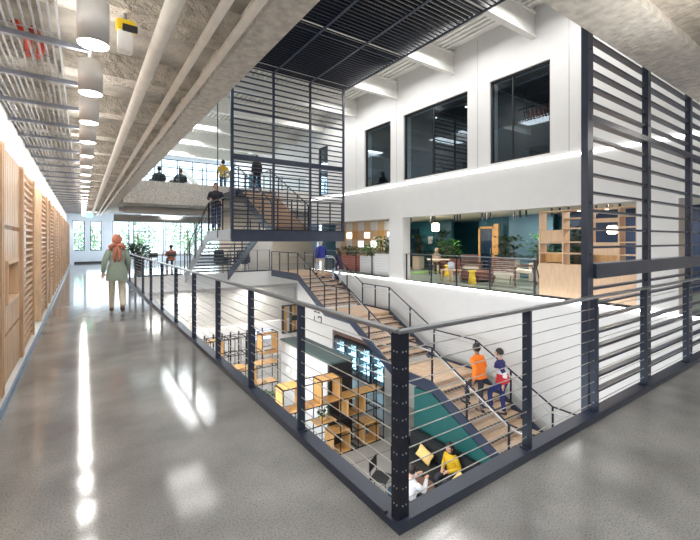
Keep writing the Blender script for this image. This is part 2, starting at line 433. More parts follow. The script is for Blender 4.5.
# ------------------------------------------------------------------ main staircase
def run_path(segs):
    pass
def stair_z(y):  # nosing line of the main staircase, y decreasing = down
    pts = [(YF,0),(15.7,0),(13.35,-1.2),(11.6,-1.2),(9.25,-2.4),(7.55,-2.4),(5.2,-3.6),(3.6,-3.6),(1.25,-4.8)]
    for (a, za), (c, zc) in zip(pts, pts[1:]):
        if a >= y >= c: return za + (zc-za)*(a-y)/(a-c)
    return pts[-1][1]
SP = [(YF,0),(15.7,0),(13.35,-1.2),(11.6,-1.2),(9.25,-2.4),(7.55,-2.4),(5.2,-3.6),(3.6,-3.6),(1.25,-4.8)]
XL, XR = 8.0, 9.85
st = empty('staircase', (XL, YF, 0), 0, 'long wooden-stepped staircase with dark steel sides descending along the white wall', 'staircase')
O = Vector((XL, YF, 0))
def rel(p): return (p[0]-O.x, p[1]-O.y, p[2]-O.z)
for x in (XL-.05, XR):
    top = [(y-O.y, z+.06) for y, z in SP]; bot = [(y-O.y+ (0 if i in (0,) else -.06), z-.26) for i, (y, z) in enumerate(SP)]
    for i in range(len(SP)-1):
        poly = [top[i], top[i+1], bot[i+1], bot[i]]
        MB().prism(poly, 'x', x-O.x, x-O.x+.05).build('stringer', M['grey'], st)
for (ya, za), (yb, zb) in zip(SP[1::2], SP[2::2]):
    n = 8; dy = (ya-yb)/n; dz = (za-zb)/n
    for k in range(1, n):
        y1 = ya-(k-1)*dy; z = za-k*dz
        t = MB().box(0, XR-XL, y1-dy-O.y-.03, y1-O.y, z-.045, z).build('tread', M['tread'], st)
        MB().box(0, XR-XL, y1-dy-O.y-.034, y1-dy-O.y-.028, z-.045, z-.004).box(0.02, XR-XL-.02, y1-dy-O.y-.03, y1-dy-O.y+.02, z+.0005, z+.002).build('nosing', M['nosing'], t)
    for k in range(1, n+1):
        y1 = ya-(k-1)*dy; z = za-k*dz
        MB().box(0, XR-XL, y1-O.y-.012, y1-O.y, z+.02, z+dz-.06).build('riser', M['riser'], st)
for (ya, za), (yb, zb) in zip(SP[0::2], SP[1::2]):
    if za == zb: MB().box(0, XR-XL, yb-O.y-.03, ya-O.y, za-.06, za).build('landing', M['tread'], st)
def guard(root, O, path, x, h, side, post_step=1.15, ncab=7, inner=True, barmat='steel', start=0):
    """path: list of (y,z)"""
    pp = [Vector((x-O.x, y-O.y, z-O.z)) for y, z in path]
    MB().tube([p+Vector((0,0,h)) for p in pp], .022, 6).build('guard_rail', M[barmat], root)
    if inner:
        MB().tube([p+Vector((side*.07,0,h-.12)) for p in pp], .02, 8).build('handrail', M['bright'], root, True)
    for k in range(ncab):
        z = .1 + k*(h-.1)/ncab
        MB().tube([p+Vector((0,0,z)) for p in pp], .0045, 4).build('cable', M['cable'], root)
    for a, c in zip(pp, pp[1:]):
        L = (c-a).length; n = max(1, round(L/post_step))
        for k in range(n):
            p = a.lerp(c, k/n)
            MB().box(p.x-.02, p.x+.02, p.y-.02, p.y+.02, p.z-.12, p.z+h).build('post', M['steel'], root)
    p = pp[-1]; MB().box(p.x-.02, p.x+.02, p.y-.02, p.y+.02, p.z-.12, p.z+h).build('post', M['steel'], root)
guard(st, O, SP, XL-.02, .98, 1)
guard(st, O, SP, XR+.02, .92, -1)

# wall of dark green under the stairs
gw = MB(); pts = [(8.3,G),(8.3,-2.75),(7.6,-2.72),(5.2,-3.92),(3.6,-3.92),(1.9,G)]
gw.prism(pts, 'x', XL+.02, XL+.12)
tag(gw.build('understair_panel', M['greenwall']), 'deep green wall panel closing the space under the lower stair flight', 'wall panel')

# ------------------------------------------------------------------ switchback stair with hanging landing
O2 = Vector((3.84, 12.05, 1.6)); s2 = empty('staircase', O2, 0, 'dark steel switchback staircase with landing hung behind the slatted screen', 'staircase')
ZL = 1.9; YB = 14.6
MB().box(0,4.2,0,.9,.22,.30).box(0,1.95,.9,YB-O2.y,.22,.30).build('landing', M['grey'], s2)
MB().box(-.02,4.2,-.06,.0,-.08,.30).box(-.02,4.2,-.06,.02,.28,.31).build('edge_beam', M['grey'], s2)
MB().box(-.05,0,0,YB-O2.y,-.05,.30).build('edge_beam', M['galv'], s2)  # paler metal stands in for light reflected on this side plate
MB().box(4.16,4.2,0,.9,-.05,.30).box(1.95,4.2,.9,.94,-.05,.30).build('edge_beam', M['grey'], s2)
# joists below the landing
for x in (.5,1.0,1.5,2.4,3.2): MB().box(x,x+.05,.02,.88,.05,.22).build('joist', M['steel'], s2)
# lower flight from the far floor up to landing (rises towards camera)
n = 12; dy = (YF-YB)/n; dz = ZL/n
for x, mm in ((3.80,'galv'),(5.72,'grey')):  # left stringer coloured paler to imitate light reflected off its outer side
    poly = [(YF-O2.y,.0-1.6+.05),(YB-O2.y,ZL-1.6+.05),(YB-O2.y,ZL-1.6-.28),(YF-O2.y-.0,-1.6-.36)]
    MB().prism(poly,'x',x-3.84,x-3.84+.05).build('stringer', M[mm], s2)
for k in range(1, n):
    y = YF-k*dy; z = k*dz-1.6
    MB().box(.02,1.9,y-O2.y-dy*.15,y-O2.y+dy*.95,z-.05,z).build('tread', mat('tread_metal', (.05,.06,.08), .6, noise=.2), s2)
# upper flight going away up to the upper floor
YU0, YU1 = 12.95, 16.55; n = 11; dy = (YU1-YU0)/n; dz = (T3-ZL)/n
for x in (5.55, 7.0):
    poly = [(YU0-O2.y,ZL-1.6+.05),(YU1-O2.y,T3-1.6+.05),(YU1-O2.y,T3-1.6-.28),(YU0-O2.y,ZL-1.6-.25)]
    MB().prism(poly,'x',x-3.84,x-3.84+.05).build('stringer', M['grey'], s2)
for k in range(1, n):
    y = YU0+(k-1)*dy; z = ZL+k*dz-1.6
    MB().box(5.6-3.84,7.0-3.84,y-O2.y,y-O2.y+dy+.02,z-.045,z).build('tread', M['tread'], s2)
    MB().box(5.6-3.84,7.0-3.84,y-O2.y+.01,y-O2.y+.02,z-dz+.01,z-.05).build('riser', M['riser'], s2)
guard(s2, O2, [(YB,ZL),(YF,0)], 3.80, 1.0, 1, 1.0, 6)
guard(s2, O2, [(YB,ZL),(YF,0)], 5.74, 1.0, -1, 1.0, 6)
guard(s2, O2, [(YU0,ZL),(YU1,T3),(YF+.3,T3)], 5.57, .98, 1, 1.1, 6)
guard(s2, O2, [(YU0,ZL),(YU1,T3),(YF+.3,T3)], 7.03, .98, -1, 1.1, 6)
guard(s2, O2, [(12.1,ZL),(YB,ZL)], 3.82, 1.05, 1, .9, 7, False)
# front guard of the landing
for i in range(9):
    x = .02+i*.515; MB().box(x-.018,x+.018,.03,.066,.3,1.35).build('post', M['steel'], s2)
MB().box(0,4.18,.02,.075,1.33,1.36).build('guard_rail', M['steel'], s2)
for k in range(7): MB().tube([(0,.05,.42+k*.125),(4.18,.05,.42+k*.125)],.0045,4).build('cable', M['cable'], s2)
tag(MB().tube([(0,0,0),(0,0,6.2)], .016, 8).build('hanger_rod', M['steel'], None, loc=(3.72,13.15,1.65)), 'thin dark steel rod hanging from the roof to the landing corner', 'rod')

# ------------------------------------------------------------------ corridor: wood slat wall panels
def panel(y0, y1, kind, label, z1=2.5):
    p = empty('wall_panel', (-.80, y0, .08), 0, label, 'panel', 'wooden slat panels along the corridor wall')
    L = y1-y0; h = z1-.08; X0, X1 = .10, .17
    for a in (0, L-.04): MB().box(X0-.02, X1+.015, a, a+.04, 0, h).build('stile', M['oak'], p)
    MB().box(0, X0, 0, .03, .3, .34).box(0, X0, L-.03, L, .3, .34).box(0, X0, 0, .03, h-.3, h-.26).box(0, X0, L-.03, L, h-.3, h-.26).build('bracket', M['galv'], p)
    if kind == 'h':
        n = 26
        for k in range(n):
            z = .03 + k*(h-.06)/(n-1); MB().box(X0+.01, X1-.01, .04, L-.04, z-.014, z+.014).build('slat', M['oak'], p)
    else:
        n = 9; w = (L-.08)/n
        for k in range(n):
            a = .04+k*w
            for (za, zb) in ([(0,h*.20),(h*.215,h*.34),(h*.52,h*.66),(h*.68,h)] if 1 < k < 7 else [(0,h*.20),(h*.215,h*.66),(h*.68,h)]):
                MB().box(X0+.02, X1-.02, a+.010, a+w-.010, za, zb).build('plank', M['oak'], p)
        MB().box(X0-.08, X1+.005, .04+2*w, .04+7*w, h*.335, h*.35).box(X0-.08, X1+.005, .04+2*w, .04+7*w, h*.51, h*.525).box(X0-.08, X1+.005, .03+2*w, .05+2*w, h*.335, h*.525).box(X0-.08, X1+.005, .03+7*w, .05+7*w, h*.335, h*.525).build('niche_frame', M['maple'], p)
    return p
seq = [(2.2,3.35,'v'),(3.4,4.9,'h'),(4.95,6.45,'v'),(6.5,7.9,'h'),(9.1,10.6,'h'),(10.65,11.6,'v'),(11.65,13.2,'h'),(13.9,15.0,'h'),(15.05,16.3,'v'),(16.35,17.9,'h'),(18.6,19.9,'h'),(19.95,21.3,'v'),(21.35,23.0,'h'),(23.6,25.2,'h'),(25.25,27.0,'v'),(27.05,29,'h')]
hn = 0; vn = 0
words = ['nearest','second','third','fourth','fifth','sixth','seventh','eighth','ninth','tenth','eleventh']
for a, c, k in seq:
    if k == 'h': lab = 'oak panel of horizontal slats on the corridor wall, %s from the viewer' % words[hn]; hn += 1
    else: lab = 'oak panel of upright planks with a small niche, %s from the viewer on corridor wall' % words[vn]; vn += 1
    panel(a, c, k, lab)

# ceiling pendants
def pendant(y, i):
    r = empty('ceiling_light', (.055, y, 2.72), 0, 'white cylinder ceiling light, number %d in the corridor row' % (i+1), 'ceiling light', 'white cylinder lights along the corridor')
    MB().lathe([(.078,.03),(.082,0),(.082,.25),(.03,.25),(.012,.26)], n=32).build('shade', M['fixture'], r, True)
    MB().lathe([(.075,-.004),(.075,.0)], n=32).build('diffuser', M['lamp'], r)
    MB().tube([(0,0,.25),(0,0,.83)], .01, 8).build('stem', M['fixture'], r)
    return r
ordw = ['nearest','second','third','fourth','fifth','sixth','seventh','eighth','ninth','tenth','eleventh','twelfth','thirteenth','fourteenth','fifteenth','sixteenth','seventeenth','eighteenth','nineteenth','twentieth','twenty-first','twenty-second','twenty-third']
proto = None
for i in range(22):
    y = 2.74+i*.925
    lab = 'white cylinder ceiling light in the corridor row, %s from the viewer' % ordw[i]
    if proto is None: proto = pendant(y, 0); proto['label'] = lab
    else: dup(proto, (.055, y, 2.72), None, lab)

# pipes under the slab
for x, z, r_, lab in ((.50,3.13,.055,'thickest pale painted pipe, beside the cylinder lights'),(.79,3.15,.034,'thin pale conduit pipe in the middle of the three'),(.99,3.18,.034,'thin pale conduit pipe closest to the concrete edge beam')):
    p = empty('pipe', (x, 1.0, z), 0, lab+' under the corridor ceiling', 'pipe')
    MB().tube([(0,-3.5,0),(0,29,0)], r_, 12).build('pipe_run', M['pipe'], p, True)
    for k in range(10):
        MB().tube([(0,1.2+k*2.9,r_),(0,1.2+k*2.9,.4)], .007, 6).build('hanger', M['galv'], p)
# cable trays with struts
tr = empty('cable_tray', (-.45, 1, 3.2), 0, 'long wire cable tray hung along the corridor ceiling by the left wall', 'cable tray')
for x in (-.27,-.22,-.16,-.11,-.07,-.02,.03,.09,.15,.20,.25): MB().tube([(x,-3,0),(x,29,0)], .009, 6).build('conduit', M['galv'], tr)
for x in (-.3,.3): MB().box(x-.006,x+.006,-3,29,-.02,.05).build('side_rail', M['galv'], tr)
for k in range(30): MB().box(-.34,.5,.1+k*.93,.145+k*.93,-.06,-.02).build('strut', mat('strut_grey', (.16,.17,.20), .4, .4, noise=.15), tr)
for k in range(60): MB().tube([(-.3,-2.9+k*.52,-.01),(.3,-2.9+k*.52,-.01)], .004, 4).build('rung', M['galv'], tr)
bx = MB(); bx.tube([(0,0,0),(.05,.3,.02),(.02,.6,0)], .03, 6).tube([(.1,.05,0),(.14,.32,.02),(.1,.6,0)], .03, 6)
tag(bx.build('cable_bundle', M['red'], None, True, loc=(-.42,3.9,3.235)), 'bundle of red cables laid on the ceiling cable tray', 'cables')
d_ = empty('emergency_unit', (.27,3.42,3.0), 0, 'small white ceiling device with a yellow top beside the cylinder lights', 'device')
MB().bev(-.05,.05,-.04,.04,0,.16,.008).build('housing', M['fixture'], d_)
MB().bev(-.06,.07,-.05,.05,.16,.24,.01).build('cap', M['yellow'], d_)
MB().box(-.02,.08,-.055,-.04,.15,.2).build('lens', M['black'], d_)
MB().tube([(0,0,.24),(0,0,.549)], .012, 8).build('stem', M['galv'], d_)

# ------------------------------------------------------------------ ground floor
# beverage coolers
cool = tag(empty('display_cooler', (W+.06, 12.45, G)), 'x', 'refrigerator', 'glass-door coolers in the ground floor wall')
MB().box(.05,.7,.0,.04,0,1.62).box(.05,.7,.94,.98,0,1.62).box(.05,.7,0,.98,0,.12).box(.05,.7,0,.98,1.5,1.62).build('cabinet', M['black'], cool)
MB().box(.6,.62,.04,.94,.12,1.5).build('light_panel', M['fridge'], cool)
for k in range(4): 
    sh = MB().box(.15,.6,.05,.93,.32+k*.29,.34+k*.29).build('shelf', M['fridgew'], cool)
    b = MB()
    for q in range(5): b.lathe([(.03,0),(.03,.10),(.012,.13),(.012,.16)], (.28,.16+q*.16,.34+k*.29), 8)
    b.build('drinks', [M['screenb'],M['bright'],M['screenb'],M['fixture']][k%4], sh)
dr = MB().box(.0,.04,.02,.06,.1,1.56).box(.0,.04,.92,.96,.1,1.56).box(0,.04,.02,.96,.1,.15).box(0,.04,.02,.96,1.5,1.56).build('door', M['black'], cool)
MB().box(.015,.02,.06,.92,.15,1.5).build('pane', M['lens'], dr); MB().box(-.03,-.01,.87,.89,.7,1.0).build('handle', M['bright'], dr)
cl = ['nearest the stair foot','second from the stair foot','third from the stair foot','farthest from the stair foot']
cool['label'] = 'blue-lit glass-door drinks cooler '+cl[0]
for i in range(1,4): dup(cool, (W+.06, 12.45+i*1.0, G), None, 'blue-lit glass-door drinks cooler '+cl[i])

# bar box
bb = empty('kiosk', (6.65, 11.87, G), 0, 'white-sided box kiosk with green-grey flat top and black end on the ground floor', 'kiosk')
MB().box(-.42,.42,-1.65,1.75,0,2.55).build('body', M['white'], bb)
MB().box(-.44,.44,-1.77,1.8,2.55,2.62).build('top', M['green'], bb)
MB().box(-.43,.43,-1.75,-1.64,0,2.55).build('end_panel', M['black'], bb)
sc = MB().tube([(-.52,.9,1.7),(-.43,.9,1.7)], .07, 16).build('sconce', M['fixture'], bb)
MB().tube([(-.545,.9,1.7),(-.52,.9,1.7)], .085, 16).build('glow', M['warm'], sc)

# steel grid shelves with plywood cubes
def cube_box(parent, x, z, w, h, d, name='cube'):
    t = .03; b = MB()
    b.box(x,x+t,0,d,z,z+h).box(x+w-t,x+w,0,d,z,z+h).box(x,x+w,0,d,z,z+t).box(x,x+w,0,d,z+h-t,z+h)
    return b.build(name, M['ply'], parent)
def shelf_unit(loc, rz, xs, zs, d, cubes, planks, label):
    r = empty('grid_shelf', loc, rz, label, 'shelf', 'black steel grid shelves on the ground floor')
    fr = MB(); t = .012
    for x in xs:
        for y in (0, d): fr.box(x-t,x+t,y-t,y+t,0,zs[-1])
    for z in zs:
        for y in (0, d): fr.box(xs[0],xs[-1],y-t,y+t,z-t,z+t)
        for x in xs: fr.box(x-t,x+t,0,d,z-t,z+t)
    fr.build('frame', M['black'], r)
    for c in cubes: cube_box(r, *c, d)
    for (x,w_,z) in planks: MB().box(x,x+w_,.01,d-.01,z,z+.03).build('plank', M['ply'], r)
    return r
xs = [0,.62,1.22,1.86,2.5,3.2,3.5]
shelf_unit((4.45,9.62,G), 0, xs, [0.02,.55,1.05,1.62,2.3], .5,
    [(0,1.6,.62,.72),(1.22,1.6,.68,.70),(2.12,1.03,.66,.58),(1.60,.02,.62,.66),(2.72,.02,.60,.64)],
    [(.62,.6,1.6),(1.9,.6,1.6),(2.5,.65,1.6),(3.15,.32,1.6),(1.1,.65,1.03)],
    'black grid shelf with five plywood cubes standing before the kiosk\'s black end')
xs = [0,.6,1.2,1.8,2.4,3.0]
shelf_unit((2.9,13.2,G), 0, xs, [.02,.6,1.2,1.8,2.4,3.0], .5,
    [(2.4,2.25,.6,.7),(.6,1.3,.6,.6),(1.6,1.25,.6,.6)],[(0,1.2,1.9),(1.2,.6,1.9),(1.8,1.2,1.2),(2.2,.8,1.9),(1.2,1.2,.6)],
    'farther black grid shelf with plywood cubes left of the white kiosk')
shelf_unit((2.2,15.4,G), 0, xs, [.02,.6,1.2,1.8,2.4], .5,
    [(1.8,1.8,.6,.6)],[(0,1.2,1.8),(1.2,.6,1.2),(2.4,.6,1.2)],
    'farthest black grid shelf with one high cube near the bright back wall')
# posts in front of lower back wall
for i in range(11):
    x = 3.6+i*.42
    tag(MB().box(-.03,.03,-.03,.03,0,1.75+.0*i).build('partition_post', M['black'], None, loc=(x,19.4,G)), 'slim dark upright post of the row before the bright back wall', 'post', 'row of dark posts by the ground floor back wall')
# framed display & sign
dp = empty('display_case', (9.1,19.85,G+1.2), 0, 'dark framed wooden glazed cabinet high on the ground floor back wall', 'display case')
MB().box(0,.05,-.2,0,0,1.55).box(.95,1.0,-.2,0,0,1.55).box(0,1,-.2,0,0,.05).box(0,1,-.2,0,1.5,1.55).box(.48,.53,-.2,0,0,1.55).build('frame', M['black'], dp)
MB().box(.05,.3,-.02,0,.05,1.5).build('panel', M['ply'], dp); MB().box(.6,.9,-.02,0,.05,1.5).build('panel', M['ply'], dp)
sg = MB(); s_ = .06
def seg(x,z,w,h): sg.box(x,x+w,-.012,0,z,z+h)
seg(0,.0,.30,s_); seg(0,.0,s_,.28); seg(0,.50,.28,s_); seg(.36,.5,.25,s_)
seg(.5,.3,.3,s_); seg(.74,.02,s_,.3); seg(.5,.0,.3,s_); seg(.42,.22,.06,.1)
sgo = sg.build('wall_sign', M['black'], None, loc=(W-.01,19.3,G+2.2)); sgo.rotation_euler = (0,0,-PI/2); sgo.location = (W-.01,18.3,G+2.0)
tag(sgo, 'dark bracket-shaped sign marks on the white wall below the staircase', 'sign')
so = MB().box(0,.9,-.05,0,0,.5).build('wall_screen', M['screenb'], None, loc=(7.6,19.98,G+1.0)); tag(so, 'blue lit screen on the ground floor back wall', 'screen')
# hanging fixture below far slab
hf = empty('hanging_speaker', (8.5,17.0,-2.3), 0, 'dark box fixture on a thin rod hanging beneath the stair head', 'ceiling fixture')
MB().bev(-.22,.22,-.12,.12,.0,.22,.01).build('housing', M['black'], hf)
MB().tube([(0,0,-.5),(0,0,1.6)], .014, 8).build('rod', M['black'], hf)
MB().tube([(-.1,0,-.5),(.1,0,-.5)], .03, 8).build('lower_cap', M['black'], hf)

# sofas, chair, table on the ground floor
sf = empty('sofa', (7.55,7.05,G), -PI/2, 'long black sofa along the deep green wall under the stairs', 'sofa')
# local: x along length, -y... facing local -y => world -x
MB().bev(-1.2,1.5,-.4,.45,.15,.42,.04).build('seat', M['sofa'], sf)
MB().bev(-1.2,1.5,.22,.45,.40,.95,.05).build('backrest', M['sofa'], sf)
MB().bev(-1.32,-1.2,-.4,.45,.1,.65,.03).build('armrest', M['sofa'], sf); MB().bev(1.5,1.62,-.4,.45,.1,.65,.03).build('armrest', M['sofa'], sf)
for x in (-1.25,1.55):
    for y in (-.35,.4): MB().tube([(x,y,0),(x,y,.15)], .02, 8).build('leg', M['black'], sf)
def pillow(loc, rot, label, w=.5, h=.3):
    bm = bmesh.new(); bmesh.ops.create_grid(bm, x_segments=8, y_segments=8, size=1)
    top = [v for v in bm.verts]
    vs = []; fs = []
    n = 9
    for s in (1,-1):
        for i in range(n):
            for j in range(n):
                u = -1+2*i/(n-1); v = -1+2*j/(n-1)
                k = (1-u**4)*(1-v**4); pin = 1-.08*(abs(u)*(1-abs(v))+abs(v)*(1-abs(u)))
                vs.append((u*w/2*pin, s*.09*k**.6, v*h/2*pin))
    for q in (0,1):
        for i in range(n-1):
            for j in range(n-1):
                a = q*n*n+i*n+j; fs.append((a,a+1,a+n+1,a+n))
    bm.free()
    b = MB(); b.add(vs, fs); o = b.build('cushion', M['cushion'], None, True, loc=loc); o.rotation_euler = rot
    return tag(o, label, 'cushion', 'straw-coloured cushions on the black sofa')
pillow((7.55,7.42,G+.62), (math.radians(-25),.25,-PI/2), 'larger straw-coloured cushion lying on the sofa behind the person in mustard', .5,.32)
pillow((7.40,6.10,G+.62), (math.radians(-15),.5,-PI/2), 'smaller straw-coloured cushion beside the knee of the person in mustard', .36,.36)

def wire_chair(loc, rz, label, m='black'):
    r = empty('chair', loc, rz, label, 'chair')
    MB().bev(-.22,.22,-.22,.22,.43,.46,.01).build('seat', M[m], r)
    MB().bev(-.22,.22,.2,.23,.6,.86,.01).build('backrest', M[m], r)
    for x in (-.2,.2):
        MB().tube([(x,-.2,.43),(x*1.15,-.26,0)], .012, 6).build('leg', M['black'], r)
        MB().tube([(x,.21,.86),(x,.2,.43),(x*1.15,.28,0)], .012, 6).build('leg', M['black'], r)
    return r
wire_chair((6.15,7.55,G), .5, 'black wire-legged chair beside the near corner post on the ground floor')
tb = empty('side_table', (6.75,6.75,G), 0, 'low dark round table between the two seated people', 'table')
MB().lathe([(.3,.42),(.32,.43),(.32,.45),(.3,.46)], n=24).build('top', M['walnut'], tb); MB().tube([(0,0,.02),(0,0,.42)], .03, 8).build('column', M['black'], tb); MB().lathe([(.2,0),(.2,.02)], n=20).build('base', M['black'], tb)
ls = empty('lounge_chair', (6.08,6.42,G), 0, 'dark blue low seat under the person in white', 'chair')
MB().bev(-.4,.32,-.35,.35,.12,.42,.04).build('seat', mat('navy_fabric',(.015,.04,.07),.8,noise=.2), ls); MB().bev(-.4,-.26,-.35,.35,.38,.78,.04).build('backrest', MATS['navy_fabric'], ls)
for x in (-.34,.26):
    for y in (-.29,.29): MB().tube([(x,y,0),(x,y,.13)], .02, 8).build('leg', M['black'], ls)
# plant on plank of shelf
def plant(loc, h, r, n, leafm, potm, label, pot_r=.12, pot_h=.2, box=None, leafs=.12, group=None, shape='bush'):
    p = empty('potted_plant', loc, random.uniform(0,6), label, 'plant', group)
    if box:
        MB().bev(-box[0]/2,box[0]/2,-box[1]/2,box[1]/2,0,box[2],.015).build('planter', M[potm], p); pot_h = box[2]; p.rotation_euler = (0,0,0)
    else:
        MB().lathe([(pot_r*.75,0),(pot_r,pot_h),(pot_r*.9,pot_h),(pot_r*.85,pot_h-.02)], n=16).build('pot', M[potm], p, True)
    stt = MB(); lf = MB()
    for i in range(max(3, n//14)):
        a = random.uniform(0,2*PI); q = random.uniform(.1,.6)*r
        ex, ey = (box[0]*.4, box[1]*.4) if box else (pot_r*.5, pot_r*.5)
        sx, sy = random.uniform(-ex,ex), random.uniform(-ey,ey)
        stt.tube([(sx,sy,pot_h-.03),(sx+q*math.cos(a)*.5,sy+q*math.sin(a)*.5,pot_h+h*.45),(sx+q*math.cos(a),sy+q*math.sin(a),pot_h+h*.85)], [.012,.009,.005], 5)
    for i in range(n):
        a = random.uniform(0,2*PI); zz = random.random(); 
        if shape == 'clump': c_ = int(zz*3); zz = (c_+.5)/3+random.uniform(-.09,.09); rad = r*random.random()**.5*(1-.15*c_)
        else: rad = r*random.random()**.5*(1-.4*abs(zz-.55))
        bx_, by_ = (random.uniform(-box[0]/2,box[0]/2), random.uniform(-box[1]/2,box[1]/2)) if box else (0,0)
        c0 = Vector((bx_+rad*math.cos(a), by_+rad*math.sin(a), pot_h+.02+h*zz))
        L = leafs*random.uniform(.7,1.3); d1 = Vector((math.cos(a+random.uniform(-.8,.8)), math.sin(a+random.uniform(-.8,.8)), random.uniform(-.3,.9))).normalized()
        w = d1.cross(Vector((random.uniform(-.3,.3),random.uniform(-.3,.3),1))).normalized()*L*.28
        dn = Vector((0,0,-L*.12))
        lf.add([c0, c0+d1*L*.45+w, c0+d1*L+dn, c0+d1*L*.45-w], [(0,1,2,3)])
    stt.build('stem', M['bark'], p); lf.build('foliage', M[leafm], p)
    return p
plant((5.85,9.85,G+1.065), .3,.16,70,'leaf','cushion','small green plant in a straw-coloured pot on the grid shelf', .1,.12, leafs=.12)
plant((5.1,12.2,G), .9,.4,260,'leafd','black','bushy dark floor plant behind the cube shelves on the ground floor', .2,.35, leafs=.2)
plant((4.1,10.7,G), .6,.22,150,'leafd','black','low dark floor plant beside the left end of the cube shelf', .18,.3, leafs=.18)

# ------------------------------------------------------------------ lounge behind white wall
# lounge guard with dark posts (on slab edge)
def edge_guard(y0, y1, label, posts):
    r = empty('guard_railing', (W+.12, y0, 0), 0, label, 'railing'); L = y1-y0
    for y in posts: MB().box(-.015,.015,y-y0-.025,y-y0+.025,0,1.02).build('post', M['steel'], r)
    MB().box(-.02,.02,0,L,1.02,1.045).build('top_rail', M['rail'], r)
    for k in range(8): MB().tube([(0,0,.1+k*.115),(0,L,.1+k*.115)], .004, 4).build('cable', M['cable'], r)
edge_guard(5.95, 11.28, 'thin cable guard along the lounge floor edge under the wide opening', [6.0,7.45,8.75,9.9,11.2])
edge_guard(12.12, 18.5, 'thin cable guard along the planter opening left of the white pillar', [12.2,13.4,14.6,15.9,17.2,18.4])
# bookcase divider
bc = empty('bookcase', (W+.14, 3.56, .0), 0, 'light wood open bookcase with solid base filling the wide opening', 'bookcase')
Lb = 2.32; D = .34
MB().box(0,D,0,Lb,.06,.93).build('base_cabinet', M['maple'], bc)
MB().box(.03,D-.02,.02,Lb-.02,0,.06).build('plinth', M['black'], bc)
ysb = [0,.36,1.02,1.66,2.29]
for y in ysb: MB().box(0,D,y,y+.035,.93,2.36).build('upright', M['maple'], bc)
for i in range(4):
    a, c = ysb[i], ysb[i+1]
    for z in ((1.2,1.5,1.86,2.12,2.33) if i%2==0 else (1.2,1.48,1.8,2.33)): MB().box(0,D,a+.035,c,z,z+.03).build('shelf', M['maple'], bc)
for i, z0, z1 in ((3,1.52,1.84),(1,1.23,1.48),(2,1.0,1.0),(1,2.0,2.1)):
    if z1 > z0: MB().box(.02,.05,ysb[i]+.035,ysb[i+1],z0,z1).build('front_panel', M['maple'], bc)
MB().box(.2,.22,1.7,2.28,.96,1.2).build('back_panel', M['ply'], bc); MB().box(.25,.27,.4,1.0,.96,1.2).build('back_panel', M['ply'], bc)
for yy in (.7,1.35): MB().lathe([(.04,0),(.04,.01)], (.17,yy,2.315), 16).build('downlight', M['warm'], bc)
# far right cabinet seen through right opening
bc2 = empty('tall_cabinet', (W+.5, 1.0, 0), 0, 'tall wooden cabinet inside the narrow opening at far right', 'cabinet')
MB().box(0,.4,0,1.45,.05,1.0).build('base_cabinet', M['maple'], bc2)
for y in (0,.7,1.41): MB().box(0,.4,y,y+.04,1.0,2.3).build('upright', M['ply'], bc2)
for z in (1.35,1.7,2.26): MB().box(0,.4,0,1.45,z,z+.035).build('shelf', M['ply'], bc2)
MB().box(.35,.4,0,1.45,1.0,2.3).build('back_panel', M['maple'], bc2)
# partitions in lounge: navy/teal bays, wooden doors

tb_ = MB().box(15.8, 16.0, 13.6, 20.7, 0, 2.62); struct('wall_teal', tb_, M['teal'])
struct('wall_teal_near', MB().box(15.8, 16.0, 2.5, 11.9, 0, 2.62), M['teal'])
struct('wall_blue', MB().box(15.2, 15.3, 8.0, 9.9, 0, 2.62), mat('slate_blue_paint',(.10,.20,.27),.5,noise=.05))
struct('wall_lounge_right', MB().box(15.0, 15.1, 1, 7.2, 0, 2.62), M['navy'])
# glass room with door
dl = struct('door_1', MB().box(15.55,15.62,10.9,11.0,0,2.2).box(15.55,15.62,11.65,11.75,0,2.2).box(15.55,15.62,10.9,11.75,2.1,2.2).box(15.55,15.62,10.9,11.75,0,.15), M['ply'], 'wood framed glass door in the lounge')
MB().box(15.575,15.585,11.0,11.65,.15,2.1).build('pane', glass_mat('frosted',(.5,.65,.8),.1,.2), dl)
MB().tube([(15.5,11.05,.9),(15.5,11.05,1.2)],.012,6).build('door_handle', M['bright'], dl)
tag(MB().box(-.05,.05,-.12,.12,0,2.3).build('timber_post', M['ply'], None, loc=(15.4,10.65,0)), 'square honey timber post beside the lounge glass door', 'post')
wd = struct('window_20', MB().box(15.72,15.8,15.9,15.98,0,2.2).box(15.72,15.8,16.9,16.98,0,2.2).box(15.72,15.8,15.9,16.98,2.15,2.2), M['black'], 'glazed doorway at the left of the teal lounge wall')
MB().box(15.74,15.75,15.98,16.9,0.02,2.15).build('pane', glass_mat('pale_pane',(.75,.85,.95),.1), wd)
tag(MB().box(-.03,0,0,.32,0,.42).build('notice_board', M['white'], None, loc=(15.79,14.9,1.35)), 'small white notice on the teal lounge wall', 'notice')
# carpets
tag(MB().box(0,2.6,0,.9,0,.012).build('rug', M['carpet'], None, loc=(12.6,13.0,0)), 'bright green rug on the lounge floor below the pink-scarfed person', 'rug')
